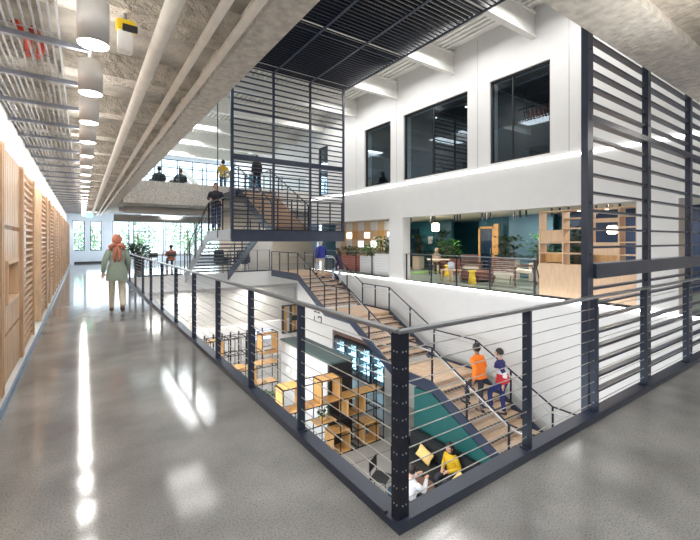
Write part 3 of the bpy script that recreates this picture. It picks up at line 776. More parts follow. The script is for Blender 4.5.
# pendants lounge
def globe(loc, label, r_=.13, h_=.34):
    r = empty('pendant_lamp', loc, 0, label, 'lamp')
    MB().lathe([(r_*.7,0),(r_,.05),(r_,h_-.05),(r_*.7,h_)], n=20).build('lamp_shade', M['warm'], r, True)
    MB().tube([(0,0,h_),(0,0,2.62-loc[2])], .008, 6).build('cord', M['black'], r)
globe((W+.75,12.75,1.98), 'glowing white pendant lamp left of the white pillar')
bs = empty('stool', (13.95,13.0,0), 0, 'dark round stool under the pink-scarfed person', 'stool'); MB().lathe([(.16,.38),(.18,.42),(.16,.44)], n=20).build('seat', M['black'], bs); MB().tube([(0,0,0),(0,0,.38)], .03, 8).build('column', M['black'], bs)
globe((13.0,12.1,1.95), 'glowing white pendant lamp before the teal lounge wall', .17,.38)
globe((13.2,5.15,1.75), 'round glowing lamp seen through the bookcase', .14,.26)
# track spots
sp = tag(empty('track_spotlight', (0,0,0)), 'x', 'spotlight', 'black track spotlights under the lounge ceiling')
MB().tube([(0,0,0),(0,0,.14)], .03, 10).build('housing', M['black'], sp); MB().box(-.02,.02,-.02,.02,.14,.335).build('mount', M['black'], sp)
k = 0
for (xx, yy) in [(11.2+.35*(i%3), 4.2+i*.42) for i in range(20)]:
    lab = 'black spotlight on the lounge ceiling track seen above the wide opening'
    if k == 0: sp.location = (xx,yy,2.28); sp['label'] = lab
    else: dup(sp, (xx,yy,2.28), None, lab)
    k += 1
# lounge furniture
def slat_chair(loc, rz, label):
    r = empty('armchair', loc, rz, label, 'armchair', 'slatted lounge armchairs')
    for x in (-.33,.33):
        MB().tube([(x,-.35,0),(x,-.3,.55),(x,.3,.58),(x,.42,0)], .022, 8).build('side_frame', M['walnut'], r)
    MB().bev(-.3,.3,-.3,.3,.34,.44,.03,RT(0,0,0,0,-.1)).build('seat', M['cream'], r)
    for k in range(8):
        MB().box(-.32,.32,.28+k*.022,.30+k*.022,.38+k*.062,.430+k*.062).build('slat', M['walnut'], r)
    r.scale = (1.12,1.12,1.12)
    return r
slat_chair((12.1,8.1,0), math.radians(124), 'dark slatted wooden armchair seen from behind near the lounge guard')
slat_chair((13.2,8.0,0), math.radians(200), 'slatted armchair with pale seat facing the dark armchair, near the bookcase')
slat_chair((13.6,10.6,0), math.radians(120), 'slatted wooden armchair behind the low brown ottoman')
ot = empty('ottoman', (12.3,9.3,0), 0, 'low brown upholstered ottoman bench in the lounge', 'ottoman')
MB().bev(-.55,.55,-.4,.4,.08,.42,.05).build('cushion', mat('brown_fabric',(.16,.06,.05),.8,noise=.2), ot); MB().box(-.5,.5,-.35,.35,0,.08).build('plinth', M['black'], ot)
def stool(loc, label):
    r = empty('stool', loc, 0, label, 'stool', 'yellow lounge stools')
    MB().lathe([(.13,.42),(.15,.44),(.15,.47),(.13,.48)], n=20).build('seat', M['yellow'], r)
    MB().lathe([(.15,0),(.09,.42)], n=20).build('base', M['yellow'], r)
stool((11.5,8.95,0), 'yellow tapered stool beside the brown ottoman'); stool((13.1,11.5,0), 'yellow tapered stool near the pink-scarfed person')
ct = empty('coffee_table', (11.6,10.0,0), 0, 'small light wood table holding a white bag in the lounge', 'table')
MB().bev(-.3,.3,-.3,.3,.40,.44,.01).build('top', M['maple'], ct)
for x in (-.24,.24):
    for y in (-.24,.24): MB().box(x-.03,x+.03,y-.03,y+.03,0,.4).build('leg', M['maple'], ct)
tag(MB().bev(-.12,.12,-.1,.1,0,.3,.04).build('bag', mat('pale_blue_bag',(.55,.62,.72),.6,noise=.15,nscale=10), None, True, loc=(11.6,10.0,.44)), 'pale blue-white bag on the small light wood table', 'bag')
lb = empty('lounge_table', (13.4,12.3,0), math.radians(45), 'light table before the pink-scarfed person in the lounge', 'table')
MB().box(-.3,.3,-.5,.5,.66,.70).build('top', M['cream'], lb)
for y in (-.4,.4): MB().box(-.25,.25,y-.03,y+.03,0,.66).build('leg', M['black'], lb)
# planters
plant((14.2,9.3,0), 1.0,.35,260,'leafd','cream','tall clumped dark plant in cream planter before the slate blue wall', box=(.6,.7,.75), leafs=.2, shape='clump')
plant((14.3,7.85,0), 1.1,.3,320,'leaf','cream','airy green plant in cream planter right of the dark armchair', box=(.6,.9,.7), leafs=.16)
plant((13.6,6.45,0), 1.4,.35,340,'leafd','cream','dense dark plant in cream planter next to the bookcase', box=(.6,.6,.6), leafs=.2)
plant((14.2,12.35,0), .8,.4,300,'leaf','redw','green bushy plant in a dark red planter by the lounge door', box=(.6,.8,.7), leafs=.2)
plant((15.1,13.7,0), 1.5,.35,300,'leafd','cream','tall clumped plant near the teal wall beside the lounge door', box=(.5,.5,.6), leafs=.2, shape='clump')
plant((14.9,15.1,0), 1.2,.3,240,'leafd','cream','thin clumped dark plant against the teal wall', box=(.4,.5,.7), leafs=.2, shape='clump')
plant((11.6,16.7,0), .45,.3,300,'leafd','redw','low dark foliage in the terracotta planter behind the stair head', box=(.5,1.5,.75), leafs=.16)
plant((11.5,15.0,0), .5,.3,260,'leaf','fixture','green foliage in the shorter white planter left of the pillar', box=(.5,.9,.8), leafs=.16)
plant((11.3,13.4,0), .75,.4,380,'leaf','fixture','tall green foliage in the larger white planter next to the pillar', box=(.55,1.2,.95), leafs=.18)
# wood checker cabinet wall
ck = empty('display_wall', (13.2,14.7,0), 0, 'wood and white chequered display wall with niches left of the pillar', 'cabinet')
MB().box(.05,.4,0,6,0,2.6).build('carcass', M['maple'], ck)
random.seed(3)
for i in range(10):
    for j in range(5):
        if (i+j)%2: MB().box(0,.05,.05+i*.6,.6+i*.6,.1+j*.5,.58+j*.5).build('panel', M['white'] if (i%2) else M['ply'], ck)
for i, j in ((3,2),(5,2),(7,3),(4,3)):
    MB().box(-.02,.04,.08+i*.6,.55+i*.6,.18+j*.5,.5+j*.5).build('niche_light', emis('niche_glow',(1,.95,.85),2.2), ck)
tag(MB().box(-.04,.0,-.4,.4,0,.4).build('wall_screen', M['screenb'], None, loc=(13.18,15.2,1.6)), 'blue-violet lit screen beside the white pillar in the lounge', 'screen')

# furniture in the dark upper rooms
rk = empty('hanging_rack', (W+1.3, 5.9, 5.75), 0, 'hanging rack of copper tubes behind the nearest dark upper window', 'rack')
MB().box(0,.9,0,.03,0,.03).box(0,.9,1.3,1.33,0,.03).box(0,.03,0,1.33,0,.03).box(.87,.9,0,1.33,0,.03).build('frame', M['black'], rk)
for i in range(9):
    for j in range(3): MB().tube([(.15+j*.3,.12+i*.135,.03),(.15+j*.3,.12+i*.135,-.22)], .022, 8).build('tube', M['redw'], rk)
for y in (0.01,1.31): MB().tube([(.45,y,.03),(.45,y,.83)], .01, 6).build('hanger', M['black'], rk)
for yy, lab in ((6.2,'nearest'),(9.2,'middle')):
    ov = empty('round_panel', (W+2.2, yy, 4.0), 0, 'pale standing oval board behind the %s dark upper window' % lab, 'board')
    MB().lathe([(.42,-.02),(.45,0),(.42,.02)], (0,0,0), 28).build('board', M['cream'], ov).matrix_local = Matrix.Translation((0,0,.85)) @ Matrix.Rotation(PI/2,4,'Y')
    MB().box(-.02,.02,-.3,-.27,-.25,.7).box(-.02,.02,.27,.3,-.25,.7).build('stand', M['black'], ov)
for yy, lab in ((6.4,'nearest'),(10.0,'middle'),(13.0,'third')):
    mt = empty('meeting_table', (W+1.7, yy, 3.75), 0, 'dark meeting table behind the %s dark upper window' % lab, 'table')
    MB().box(-.4,.4,-.6,.6,.70,.74).build('top', M['walnut'], mt)
    for y in (-.5,.5): MB().box(-.3,.3,y-.02,y+.02,0,.70).build('leg', M['black'], mt)

# ------------------------------------------------------------------ far second floor zone
struct('wall_far_partition', MB().box(6.9, W+3, 24.0, 24.15, 0, 3.45), M['cream'])
struct('wall_far_white', MB().box(7.4, 9.2, 21.4, 21.5, 0, 2.2), M['white'])
ta = empty('work_table', (4.15,25.0,0), 0, 'dark-legged work table behind the seated person in rust', 'table')
MB().box(-1.0,1.3,-.45,.45,.72,.76).build('top', M['walnut'], ta)
for x in (-.9,1.2):
    for y in (-.38,.38): MB().box(x-.02,x+.02,y-.02,y+.02,0,.72).build('leg', M['black'], ta)
wire_chair((4.15,23.9,0), PI, 'black chair under the seated person in rust')
wire_chair((3.2,23.9,0), PI+.2, 'empty black chair left of the person in rust')
def lounge_tub(loc, rz, label):
    r = empty('tub_chair', loc, rz, label, 'chair')
    MB().bev(-.33,.33,-.3,.3,.3,.46,.05).build('seat', mat('slate_fabric',(.03,.05,.08),.8,noise=.2), r)
    MB().bev(-.35,.35,.22,.34,.4,1.05,.05).build('backrest', MATS['slate_fabric'], r)
    for x in (-.38,.33): MB().bev(x,x+.06,-.28,.3,.35,.68,.02).build('armrest', MATS['slate_fabric'], r)
    for x in (-.28,.28):
        for y in (-.25,.25): MB().tube([(x,y,.3),(x*1.1,y*1.1,0)], .015, 6).build('leg', M['black'], r)
lounge_tub((7.0,20.3,0), -.6, 'dark blue-grey tub chair behind the switchback stair foot')
lounge_tub((6.1,20.6,0), .5, 'dark blue-grey tub chair under the landing by the stair foot')
plant((2.4,22.6,0), .8,.5,320,'leafd','black','dark green plant beside the walkway railing before the windows', .25,.5, leafs=.25)
# dark acoustic clouds and duct
for i, (x, y) in enumerate([(3.2,20.6),(4.6,20.9),(6.0,21.2)]):
    tag(MB().box(-.55,.55,-.6,.6,0,.06).box(-.01,.01,-.4,-.38,.06,.399).box(-.01,.01,.38,.4,.06,.40).build('acoustic_panel', M['blue'], None, loc=(x,y,3.05)), 'dark teal acoustic ceiling panel over the far floor, %s from the corridor' % ['first','second','third'][i], 'ceiling panel', 'teal acoustic panels')
for i, y in enumerate((19.6, 22.3, 26.0)):
    p = MB().tube([(1.5,y,(2.92,3.1,2.85)[i]),(W+(2 if i<2 else -3),y,(2.92,3.1,2.85)[i])], (.17,.10,.20)[i], 16).build('duct', M['plaster'], None, True); tag(p, 'pale pipe crossing the far floor ceiling, %s from the atrium' % ['first','second','third'][i], 'duct')
ex = empty('exit_sign', (.3,24,2.75), 0, 'small green lit exit sign hung at the far end of the corridor', 'sign')
MB().box(-.16,.16,0,.05,0,.2).build('panel', emis('exit_green',(.1,.8,.45),1.4), ex); MB().tube([(0,.02,.2),(0,.02,.8)],.008,6).build('stem', M['galv'], ex)
dj = struct('door_2', MB().box(-.80,-.42,30.2,30.32,0,2.3), M['cool'])

# third floor far furniture and white stair
ws = empty('white_staircase', (4.4,24,3.77), 0, 'white sided staircase behind the upper floor glass', 'staircase')
for yy in (0,1.3): MB().prism([(-1.6,0),(-1.2,0),(.5,1.55),(1.9,.2),(2.2,.2),(.5,1.9)],'y',yy,yy+.06).build('side', M['white'], ws)
for k in range(7): MB().box(-1.3+k*.24,-1.0+k*.24,.06,1.3,.1+k*.2,.14+k*.2).build('tread', M['white'], ws)
gr3 = empty('glass_balustrade', (1.6,YF+.1,4.12), 0, 'glass and steel balustrade on the upper floor concrete edge', 'railing')
for k in range(9): MB().box(k*1.0-.02,k*1.0+.02,-.02,.02,0,.75).build('post', M['grey'], gr3)
MB().box(0,8.4,-.025,.025,.75,.78).build('top_rail', M['rail'], gr3); MB().box(0,8.4,-.005,.005,.05,.72).build('pane', M['lens'], gr3)
for i, x in enumerate((3.0,3.9)):
    tg = empty('upper_table', (x,20.9,3.75), 0, 'dark table on the upper floor, %s of the two by the glass' % ['left','right'][i], 'table')
    MB().box(-.35,.35,-.3,.3,.7,.74).build('top', M['black'], tg); MB().tube([(0,0,0),(0,0,.7)],.03,8).build('leg', M['black'], tg)
tag(MB().box(0,.55,-.04,.0,0,1.0).build('teal_board', M['blue'], None, loc=(7.1,19.5,3.9)), 'bright teal board beside the dark figure at the stair top', 'board')

# ------------------------------------------------------------------ outside
def tree(loc, h, r, label):
    t = empty('tree', loc, 0, label, 'tree', 'trees outside the far windows')
    MB().tube([(0,0,0),(.1,0,h*.4),(0,.1,h*.75)], [.25,.18,.08], 8).build('trunk', M['bark'], t)
    lf = MB()
    for i in range(1100):
        a = random.uniform(0,2*PI); u = random.uniform(-1,1); q = random.random()**.4
        c0 = Vector((r*q*math.cos(a)*math.sqrt(1-u*u), r*q*math.sin(a)*math.sqrt(1-u*u), h*.62+u*h*.36*q))
        L = .22; d1 = Vector((random.uniform(-1,1),random.uniform(-1,1),random.uniform(-1,.4))).normalized(); w_ = d1.cross(Vector((random.random(),random.random(),random.random()))).normalized()*L*.4
        lf.add([c0,c0+d1*L*.5+w_,c0+d1*L,c0+d1*L*.5-w_],[(0,1,2,3)])
    lf.build('crown', M['leafo'], t)
names = ['behind the corridor end windows','left of the seated person in rust','behind the seated person in rust','behind the switchback stair','farthest right']
for i, (x, y, h, r) in enumerate([(.2,44,5.5,2.0),(4.8,46,6.0,2.2),(9.5,45,6.5,2.4),(14.6,47,6.6,2.4),(-6,50,7,3.5)]):
    tree((x,y,-2.2), h, r, 'green leafy tree outside the far windows, '+names[i])
struct('ground_outside', MB().box(-40,60,YE+.5,120,-2.4,-2.2), mat('outside_paving',(.55,.56,.52),.8,noise=.2,nscale=.6))

# ------------------------------------------------------------------ people
def skinned(verts, edges, radii, root=0, sub=2):
    me = bpy.data.meshes.new('tmp'); me.from_pydata(verts, edges, [])
    o = bpy.data.objects.new('tmp', me); COL.objects.link(o)
    o.modifiers.new('s','SKIN'); sd = o.data.skin_vertices[0].data
    for i, r in enumerate(radii):
        sd[i].radius = (r, r) if not isinstance(r, tuple) else r
        sd[i].use_root = (i == root)
    if sub:
        m = o.modifiers.new('u','SUBSURF'); m.levels = sub; m.render_levels = sub
    dg = bpy.context.evaluated_depsgraph_get(); dg.update()
    ev = o.evaluated_get(dg); m2 = ev.to_mesh()
    vs = [v.co.copy() for v in m2.vertices]; fs = [tuple(p.vertices) for p in m2.polygons]
    ev.to_mesh_clear(); bpy.data.objects.remove(o); bpy.data.meshes.remove(me)
    return vs, fs

def person(label, loc, rz, pose, top, legs, skin='skin', hair='hair', H=1.72, shoe='black', scarf=None, long_top=False, female=False, hands=True, longhair=False, stripes=None, bow=False):
    """local: faces +Y. pose: stand, walk, climb, sit, lean, sitlean"""
    k = H/1.72
    r = empty('person', loc, rz, label, 'person')
    P = {}
    sw = .17 if female else .20
    P['pel'] = (0,0,.93); P['sp'] = (0,0,1.12); P['ch'] = (0,.01,1.30); P['nk'] = (0,0,1.46); P['hd'] = (0,.015,1.60)
    for s, n in ((-1,'l'),(1,'r')):
        P['hip'+n] = (s*.09,0,.90); P['kn'+n] = (s*.10,.02,.49); P['an'+n] = (s*.10,-.01,.09); P['to'+n] = (s*.115,.15,.04)
        P['sh'+n] = (s*sw,0,1.40); P['el'+n] = (s*(sw+.06),-.03,1.13); P['wr'+n] = (s*(sw+.06),.07,.90)
    if pose in ('walk','climb'):
        P['knl'] = (-.09,.13,.50); P['anl'] = (-.09,.17,.10); P['tol'] = (-.10,.33,.05)
        P['knr'] = (.09,.00,.48); P['anr'] = (.09,-.24,.17); P['tor'] = (.10,-.12,.06)
        P['ell'] = (-(sw+.07),-.10,1.15); P['wrl'] = (-(sw+.09),-.06,.92); P['elr'] = (sw+.06,.02,1.14); P['wrr'] = (sw+.05,.16,.95)
        if pose == 'climb':
            P['knl'] = (-.10,.30,.62); P['anl'] = (-.10,.26,.24); P['tol'] = (-.10,.42,.20)
            P['knr'] = (.09,.03,.50); P['anr'] = (.09,-.03,.09); P['tor'] = (.10,.12,.04)
            for q in ('ch','nk','hd','shl','shr'): P[q] = (P[q][0], P[q][1]+.06, P[q][2]-.01)
    if pose in ('sit','sitlean','sitreach'):
        dz = -.45
        for q in ('pel','sp','ch','nk','hd','shl','shr','ell','elr','wrl','wrr'): P[q] = (P[q][0],P[q][1],P[q][2]+dz)
        for s, n in ((-1,'l'),(1,'r')):
            P['hip'+n] = (s*.09,.03,.50); P['kn'+n] = (s*.13,.45,.50); P['an'+n] = (s*.12,.47,.09); P['to'+n] = (s*.13,.62,.04)
            P['el'+n] = (s*(sw+.07),.05,.72); P['wr'+n] = (s*.10,.28,.66)
        lean = .10 if pose != 'sit' else 0
        for q, f in (('sp',.3),('ch',.7),('nk',1),('hd',1.25),('shl',.9),('shr',.9)): P[q] = (P[q][0],P[q][1]+lean*f,P[q][2]-lean*.1)
        if pose == 'sitreach':
            for s, n in ((-1,'l'),(1,'r')): P['el'+n] = (s*(sw+.06),.22,.78); P['wr'+n] = (s*.14,.46,.88)
    if pose == 'lean':
        for s, n in ((-1,'l'),(1,'r')): P['el'+n] = (s*(sw+.05),.12,1.15); P['wr'+n] = (s*.18,.36,1.10)
        for q in ('ch','nk','hd','shl','shr'): P[q] = (P[q][0],P[q][1]+.08,P[q][2]-.02)
    for q in P: P[q] = tuple(k*c for c in P[q])
    names = list(P); idx = {n:i for i, n in enumerate(names)}
    E_ = [('pel','sp'),('sp','ch'),('ch','nk'),('nk','hd')]
    for n in 'lr': E_ += [('pel','hip'+n),('hip'+n,'kn'+n),('kn'+n,'an'+n),('an'+n,'to'+n),('ch','sh'+n),('sh'+n,'el'+n),('el'+n,'wr'+n)]
    R = dict(pel=.10,sp=.095,ch=.095,nk=.050,hd=.07)
    for n in 'lr': R.update({'hip'+n:.085,'kn'+n:.055,'an'+n:.038,'to'+n:.035,'sh'+n:.035,'el'+n:.034,'wr'+n:.026})
    vs, fs = skinned([P[n] for n in names], [(idx[a],idx[b_]) for a, b_ in E_], [R[n]*k for n in names], idx['pel'])
    bd = MB(); bd.add(vs, fs)
    # head with brow, nose, ears
    hc = Vector(P['hd'])+Vector((0,.01,.02))*k
    bm = bmesh.new(); bmesh.ops.create_uvsphere(bm, u_segments=20, v_segments=14, radius=1)
    for v in bm.verts:
        x, y, z = v.co
        taper = 1 - .22*max(0,-z); v.co = hc + Vector((x*.078*taper, y*.096*(1-.08*max(0,-z)) , z*.118))*k
    bd.bm(bm)
    bd.ell(hc+Vector((0,.098,-.012))*k, (.014*k,.02*k,.026*k), 8, 6)
    for s in (-1,1):
        bd.ell(hc+Vector((s*.078,-.005,-.01))*k, (.012*k,.02*k,.03*k), 8, 6)
    # hands with five fingers
    for s, n in ((-1,'l'),(1,'r')):
        wv = Vector(P['wr'+n]); el = Vector(P['el'+n]); d1 = (wv-el).normalized()
        side = Vector((1,0,0)); side = (side-d1*side.dot(d1)).normalized(); nrm = d1.cross(side)
        pv = []; pe = []; pr = []
        palm = wv+d1*.075*k
        bd.tube([wv-d1*.01*k, wv+d1*.03*k, palm, palm+d1*.018*k], [.022*k,.032*k,.034*k,.026*k], 8)
        if hands:
            for q in range(4):
                b0 = palm + side*(q-1.5)*.018*k; L = (.070,.078,.074,.058)[q]*k
                bd.tube([b0, b0+d1*L*.5+nrm*.004*k, b0+d1*L*.85+nrm*.022*k*(1), b0+d1*L*.9+nrm*.034*k], [.009*k,.0085*k,.008*k,.006*k], 6)
            tb0 = wv+d1*.03*k - side*s*.028*k
            bd.tube([tb0, tb0+(d1*.03-side*s*.022)*k, tb0+(d1*.06-side*s*.024)*k], [.011*k,.010*k,.008*k], 6)
    bd.build('body', M[skin], r, True)
    # face features
    if not scarf or True:
        e = MB()
        for s in (-1,1): e.ell(hc+Vector((s*.03,.088,.012))*k, (.010*k,.008*k,.007*k), 8, 6)
        e.build('eyes', M['black'], r)
        MB().ell(hc+Vector((0,.088,-.055))*k, (.022*k,.008*k,.006*k), 8, 6).build('mouth', mat('lips',(.45,.16,.13),.5), r)
    # trousers
    tn = ['pel','hipl','knl','anl','hipr','knr','anr']
    ti = {n:i for i, n in enumerate(tn)}
    vs, fs = skinned([P[n] for n in tn], [(0,1),(1,2),(2,3),(0,4),(4,5),(5,6)], [x*k for x in (.112,.090,.070,.056,.090,.070,.056)], 0)
    MB().add(vs, fs).build('trousers', legs, r, True)
    # top: lofted torso with sleeves
    V_ = {n: Vector(P[n]) for n in P}
    hemz = (.20 if long_top else .03)*k
    up = (V_['nk']-V_['pel']).normalized()
    hd_ = Vector((0,0,1)) if not pose.startswith('sit') else up
    g_ = .90 if female else 1.0
    rings = [(V_['pel']-hd_*hemz, (.240 if long_top else .205)*g_, (.20 if long_top else .172)), (V_['pel']+hd_*.04*k, (.218 if long_top else .195)*g_, .168 if long_top else .155), (V_['sp'], .160*g_, .125),
             (V_['ch']-up*.02*k, .182*g_, .14), (V_['ch'].lerp(V_['nk'],.40), .198*g_, .130), (V_['ch'].lerp(V_['nk'],.62), .190*g_, .112), (V_['ch'].lerp(V_['nk'],.78), .140*g_, .092), (V_['nk']+up*.01*k, .060, .060)]
    tm = MB(); nn = 20; vs = []; fs = []
    for (c_, rx, ry) in rings:
        w_ = Vector((1,0,0)); d_ = w_.cross(up); 
        for q in range(nn):
            t_ = 2*PI*q/nn; fold = 1+.025*math.sin(5*t_+c_.z*14)
            cx, sx = math.cos(t_), math.sin(t_)
            vs.append(c_ + w_*(abs(cx)**.85*math.copysign(1,cx))*rx*k*fold - d_*(abs(sx)**.85*math.copysign(1,sx))*ry*k*fold)
    for i in range(len(rings)-1):
        for q in range(nn):
            q2 = (q+1)%nn; fs.append((i*nn+q,i*nn+q2,(i+1)*nn+q2,(i+1)*nn+q))
    tm.add(vs, fs)
    for n, s_ in (('l',-1),('r',1)):
        sh = V_['sh'+n]; el = V_['el'+n]; wr = V_['wr'+n]; inn = sh + Vector((-s_*.05,0,.0))*k
        sh = sh+Vector((-s_*.022,0,-.018))*k; pts = [inn+Vector((0,0,-.01))*k, sh, sh.lerp(el,.3), sh.lerp(el,.8), el, el.lerp(wr,.25), wr.lerp(el,.35), wr]
        tm.tube(pts, [.045*k,.062*k,.066*k,.058*k,.056*k,.054*k,.048*k,.040*k], 12)
    to = tm.build('top', top if not stripes else [top]+stripes, r, True)
    if stripes:
        z0 = P['sp'][2]; me = to.data
        for pol in me.polygons:
            z = pol.center.z
            pol.material_index = 2 if z < z0-.03 else (1 if z < z0+.13 else 0)
    # shoes
    for n in 'lr':
        a = Vector(P['an'+n]); t = Vector(P['to'+n]); d1 = (t-a); d1.z = min(d1.z, 0)
        b = MB(); ah = a+Vector((0,-.02*k,-.035*k)); dd = (t-ah)
        b.tube([ah-dd.normalized()*.04*k, ah, ah+dd*.55, t+dd.normalized()*.04*k], [.035*k,.046*k,.044*k,.026*k], 10)
        b.build('shoe', M[shoe] if isinstance(shoe, str) else shoe, r, True)
    # hair / scarf
    if scarf:
        b = MB(); b.ell(hc+Vector((0,-.016,.012))*k, (.098*k,.108*k,.130*k), 20, 14)
        b.tube([hc+Vector((0,-.02,-.08))*k, hc+Vector((0,-.02,-.17))*k, hc+Vector((0,-.03,-.22))*k], [.075*k,.088*k,.10*k], 14)
        # open the face
        keep = []
        for f in b.f:
            c_ = sum((Vector(b.v[i]) for i in f), Vector())/len(f) - hc
            keep.append(not (c_.y > .062*k and abs(c_.x) < .06*k and -.09*k < c_.z < .075*k))
        b.f = [f for f, q in zip(b.f, keep) if q]; b.mi = [0]*len(b.f)
        so_ = b.build('headscarf', scarf, r, True)
        if bow:
            kb = MB(); q = hc+Vector((0,-.115,-.12))*k
            kb.ell(q, (.04*k,.035*k,.035*k), 10, 8)
            for s in (-1,1):
                kb.tube([q, q+Vector((s*.07,-.03,.03))*k, q+Vector((s*.13,-.02,-.02))*k, q+Vector((s*.12,.0,-.09))*k], [.02*k,.045*k,.05*k,.03*k], 8)
                kb.tube([q, q+Vector((s*.035,-.03,-.12))*k, q+Vector((s*.055,-.03,-.26))*k, q+Vector((s*.03,-.025,-.36))*k], [.03*k,.042*k,.045*k,.018*k], 8)
            kb.build('knot', scarf, so_, True)
    elif hair:
        b = MB(); b.ell(hc+Vector((0,-.014,.024))*k, (.090*k,.104*k,.116*k), 24, 18)
        b.f = [f for f in b.f if not ((sum((Vector(b.v[i]) for i in f), Vector())/len(f)-hc).y > .035*k and (sum((Vector(b.v[i]) for i in f), Vector())/len(f)-hc).z < .052*k)]
        if longhair: b.tube([hc+Vector((0,-.05,.04))*k, hc+Vector((0,-.075,-.08))*k, hc+Vector((0,-.09,-.20))*k, hc+Vector((0,-.09,-.30))*k], [.08*k,.092*k,.095*k,.05*k], 12)
        b.mi = [0]*len(b.f); b.build('hair', M[hair], r, True)
    return r

C = cloth
lo = -.02
person('person in sage green tunic and rust headscarf walking down the corridor', (.62,9.75,0), 0, 'walk', C('sage',(.27,.33,.27)), C('ivory',(.66,.60,.48)), H=1.66, scarf=C('rust',(.46,.17,.11)), long_top=True, female=True, bow=True, shoe=mat('brown_shoe',(.12,.08,.06),.5))
person('person in orange jacket going up the lower stair flight', (8.5,6.40,-2.95), 0, 'climb', C('orange',(.90,.20,.015)), C('dark_trousers',(.03,.032,.045)), 'skind', H=1.80, long_top=False)
person('person in navy, white and red jacket on the lower stair flight', (9.15,6.15,-3.1), .45, 'climb', C('navy_top',(.025,.025,.13)), C('navy_jeans',(.02,.03,.14)), H=1.78, stripes=[C('white_band',(.7,.68,.7)), C('red_band',(.6,.03,.04))])
person('person in royal blue top and pale trousers near the stair head', (8.95,15.25,-.17), 0, 'climb', C('royal',(.02,.03,.22)), C('khaki',(.50,.44,.38)), hair='hairg', H=1.74)
person('dark-haired person in dark coat near the stair head', (9.6,14.75,-.47), .6, 'climb', C('plum',(.03,.02,.06)), C('pale_jeans',(.35,.42,.52)), H=1.66, female=True, longhair=True, long_top=True)
person('person in dark jacket and jeans standing on the switchback landing', (4.02,14.42,1.9), PI*.9, 'lean', C('charcoal',(.035,.035,.05)), C('jeans',(.03,.06,.17)), hair='hairr', H=1.74)
person('person in black climbing at the top of the upper flight', (6.65,17.2,3.75), 0, 'walk', C('black_top',(.01,.01,.014)), C('blackjeans',(.012,.015,.03)), H=1.70, longhair=True, female=True)
person('person in mustard jacket on the upper floor behind the hanging rod', (5.8,19.55,3.75), 0, 'stand', C('mustard2',(.70,.42,.03)), C('navy_jeans',(.02,.03,.14)), H=1.8)
person('person in rust sweater seated at the far work table', (4.15,23.85,0), 0, 'sit', C('rustsweater',(.42,.10,.03)), C('dark_trousers',(.03,.032,.045)), 'skind')
person('person in mustard sweater seated on the black sofa', (7.72,6.58,G+.0), PI/2, 'sitlean', C('mustard',(.62,.38,.01)), C('dark_trousers',(.03,.032,.045)), H=1.74, female=True, longhair=True)
person('person in white shirt seated low by the near corner post', (6.02,6.42,G-.03), -PI/2+.1, 'sitreach', C('white_shirt',(.72,.72,.75)), C('dark_trousers',(.03,.032,.045)), H=1.76)
person('person in pale coat and pink headscarf sitting in the lounge', (13.9,12.9,-.01), PI*.8, 'sitlean', C('pale_coat',(.60,.47,.38)), C('brown_skirt',(.12,.07,.06)), H=1.62, female=True, scarf=C('pink_scarf',(.70,.45,.42)))
person('dark figure sitting on upper floor left of the two by the window', (3.0,20.2,3.75), 0, 'sit', C('greyblue',(.07,.10,.13)), C('dark_trousers',(.03,.032,.045)))
person('blond figure sitting on upper floor right of the two by the window', (3.95,20.2,3.75), 0, 'sit', C('greyblue2',(.09,.12,.15)), C('dark_trousers',(.03,.032,.045)), hair='hairr')
for i, x in enumerate((3.0,3.95)):
    wire_chair((x,20.2,3.75), PI, 'black chair on the upper floor under the %s seated figure' % ['dark','blond'][i])

# ------------------------------------------------------------------ lights
def area(name, loc, size, energy, col=(1,1,1), rot=(0,0,0), sy=None, spread=PI):
    l = bpy.data.lights.new(name, 'AREA'); l.energy = energy; l.color = col; l.size = size; l.spread = spread
    if sy: l.shape = 'RECTANGLE'; l.size_y = sy
    o = bpy.data.objects.new(name, l); COL.objects.link(o); o.location = loc; o.rotation_euler = rot; o['kind'] = 'helper'
    return o
for i in range(0, 22, 1):
    y = 2.74+i*.925
    area('corridor_lamp', (.055, y, 2.70), .14, 4.2, (1,.98,.94))
for y in (-2.5, -1, .6):
    for x in (.055, 3.5, 7): area('walkway_lamp', (x, y, 3.2), .3, 13, (1,.98,.95)); area('walkway_ceiling_fill', (x, y, 2.75), .5, 8, (1,.95,.88), (PI,0,0))  # the upward ones are added fill to brighten the walkway ceiling
area('corridor_ceiling_fill', (-.02, 13, 3.0), .1, 80, (1,.97,.93), (PI,0,0), sy=25)  # added upward fill to brighten the dark corridor ceiling, no such fixture
area('slab_edge_fill', (1.65, 8.5, -.9), .4, 150, (1,.98,.95), (0,math.radians(-82),0), sy=9)  # added fill aimed at the lower white wall, no fixture on the slab
area('slab_edge_fill', (6, 1.75, -1.2), 5, 60, (1,.98,.95), (math.radians(75),0,0), sy=.4)  # second added fill along the other slab edge
area('window_daylight', (4.5, 31.38, 1.7), 8.5, 120, (.78,.89,1), (math.radians(-90),0,0), sy=2.3)
area('window_daylight', (6, 31.35, 5.9), 8.5, 420, (.78,.89,1), (math.radians(-90),0,0), sy=3.2)
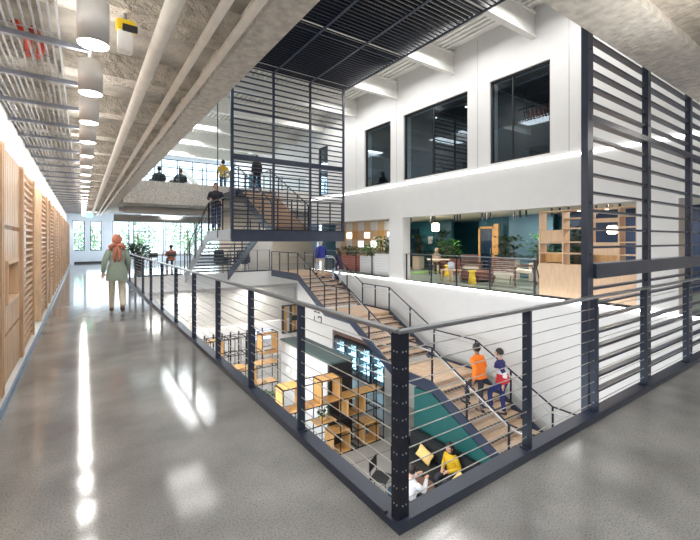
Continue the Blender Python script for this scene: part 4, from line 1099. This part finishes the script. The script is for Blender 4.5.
# added fill lights under the roof, no fixtures stand there
for y in (1.6, 4.5, 7.4, 10.2, 13, 15.8): area('roof_fill', (8.9,y,7.5), 1.2, 52, (1,.985,.97), sy=2.2)
for y in (4.5, 10, 15): area('roof_fill', (2.8,y,7.5), 2.2, 62, (1,.985,.97), sy=2.6)
for y in (22, 27): area('roof_fill', (5,y,7.4), 1.5, 140, (.95,.98,1), sy=4)
for x in (11.8, 14): 
    for y in (4.5, 8, 11.5, 15): area('lounge_lamp', (x,y,2.55), .6, 36, (1,.93,.82))
for x in (3,6,9): area('far_floor_fill', (x,21.5,2.7), .6, 38, (1,.97,.92), sy=2)
area('far_floor_fill', (4.5,27,3.1), 1, 130, (.9,.96,1), sy=3); area('far_floor_fill', (4.5,29.3,3.3), .3, 110, (.85,.93,1), (math.radians(55),0,0), 0.3); area('corridor_end_fill', (.4,28.6,3.2), .5, 45, (.88,.95,1), (math.radians(40),0,0))  # fill lights added to lift the dark end wall, no fixtures here
for y in (6.5, 9.6, 13.3): area('upper_room_lamp', (W+2.5,y,6.5), .4, 34, (1,.93,.85))
for x in (4,7.5): area('ground_wall_lamp', (x,19.2,-1.0), .5, 90, (1,.97,.92), sy=1.5)
for x, y in ((5.5,9),(5.5,14),(3,17)): area('ground_lamp', (x-2.5,y,-.5), .8, 120, (1,.95,.9))
area('wall_wash', (-.40,14,2.95), .08, 75, (1,.97,.93), (0,math.radians(90),0), sy=29); area('panel_backlight', (-.775,14,2.62), .04, 130, (1,.98,.95), (0,0,0), sy=28)
for i, y in enumerate((5.0,8.6,10.2,12.6)):
    # recessed downlights in upper rooms
    o = MB().lathe([(.06,0),(.06,.01)], (0,0,0), 14).build('downlight', M['lamp'], None, loc=(W+1.6,y+.9,6.56)); tag(o, 'small round downlight behind the dark upper windows', 'downlight', 'downlights in the upper rooms')

wd_ = bpy.data.worlds.new('world'); scene.world = wd_; wd_.use_nodes = True
bg = wd_.node_tree.nodes['Background']; bg.inputs[0].default_value = (.74,.87,1,1); bg.inputs[1].default_value = 2.4
su = bpy.data.lights.new('sun','SUN'); su.energy = 3.5; su.angle = .02; so2 = bpy.data.objects.new('sun', su); COL.objects.link(so2); so2.rotation_euler = (math.radians(32),0,math.radians(12))

scene.view_settings.view_transform = 'Standard'; scene.view_settings.look = 'None'; scene.view_settings.gamma = 1
scene.view_settings.exposure = 0.62; scene.view_settings.use_curve_mapping = False
scene.cycles.max_bounces = 8; scene.cycles.diffuse_bounces = 5; scene.cycles.glossy_bounces = 4; scene.cycles.transparent_max_bounces = 16
scene.cycles.sample_clamp_indirect = 6
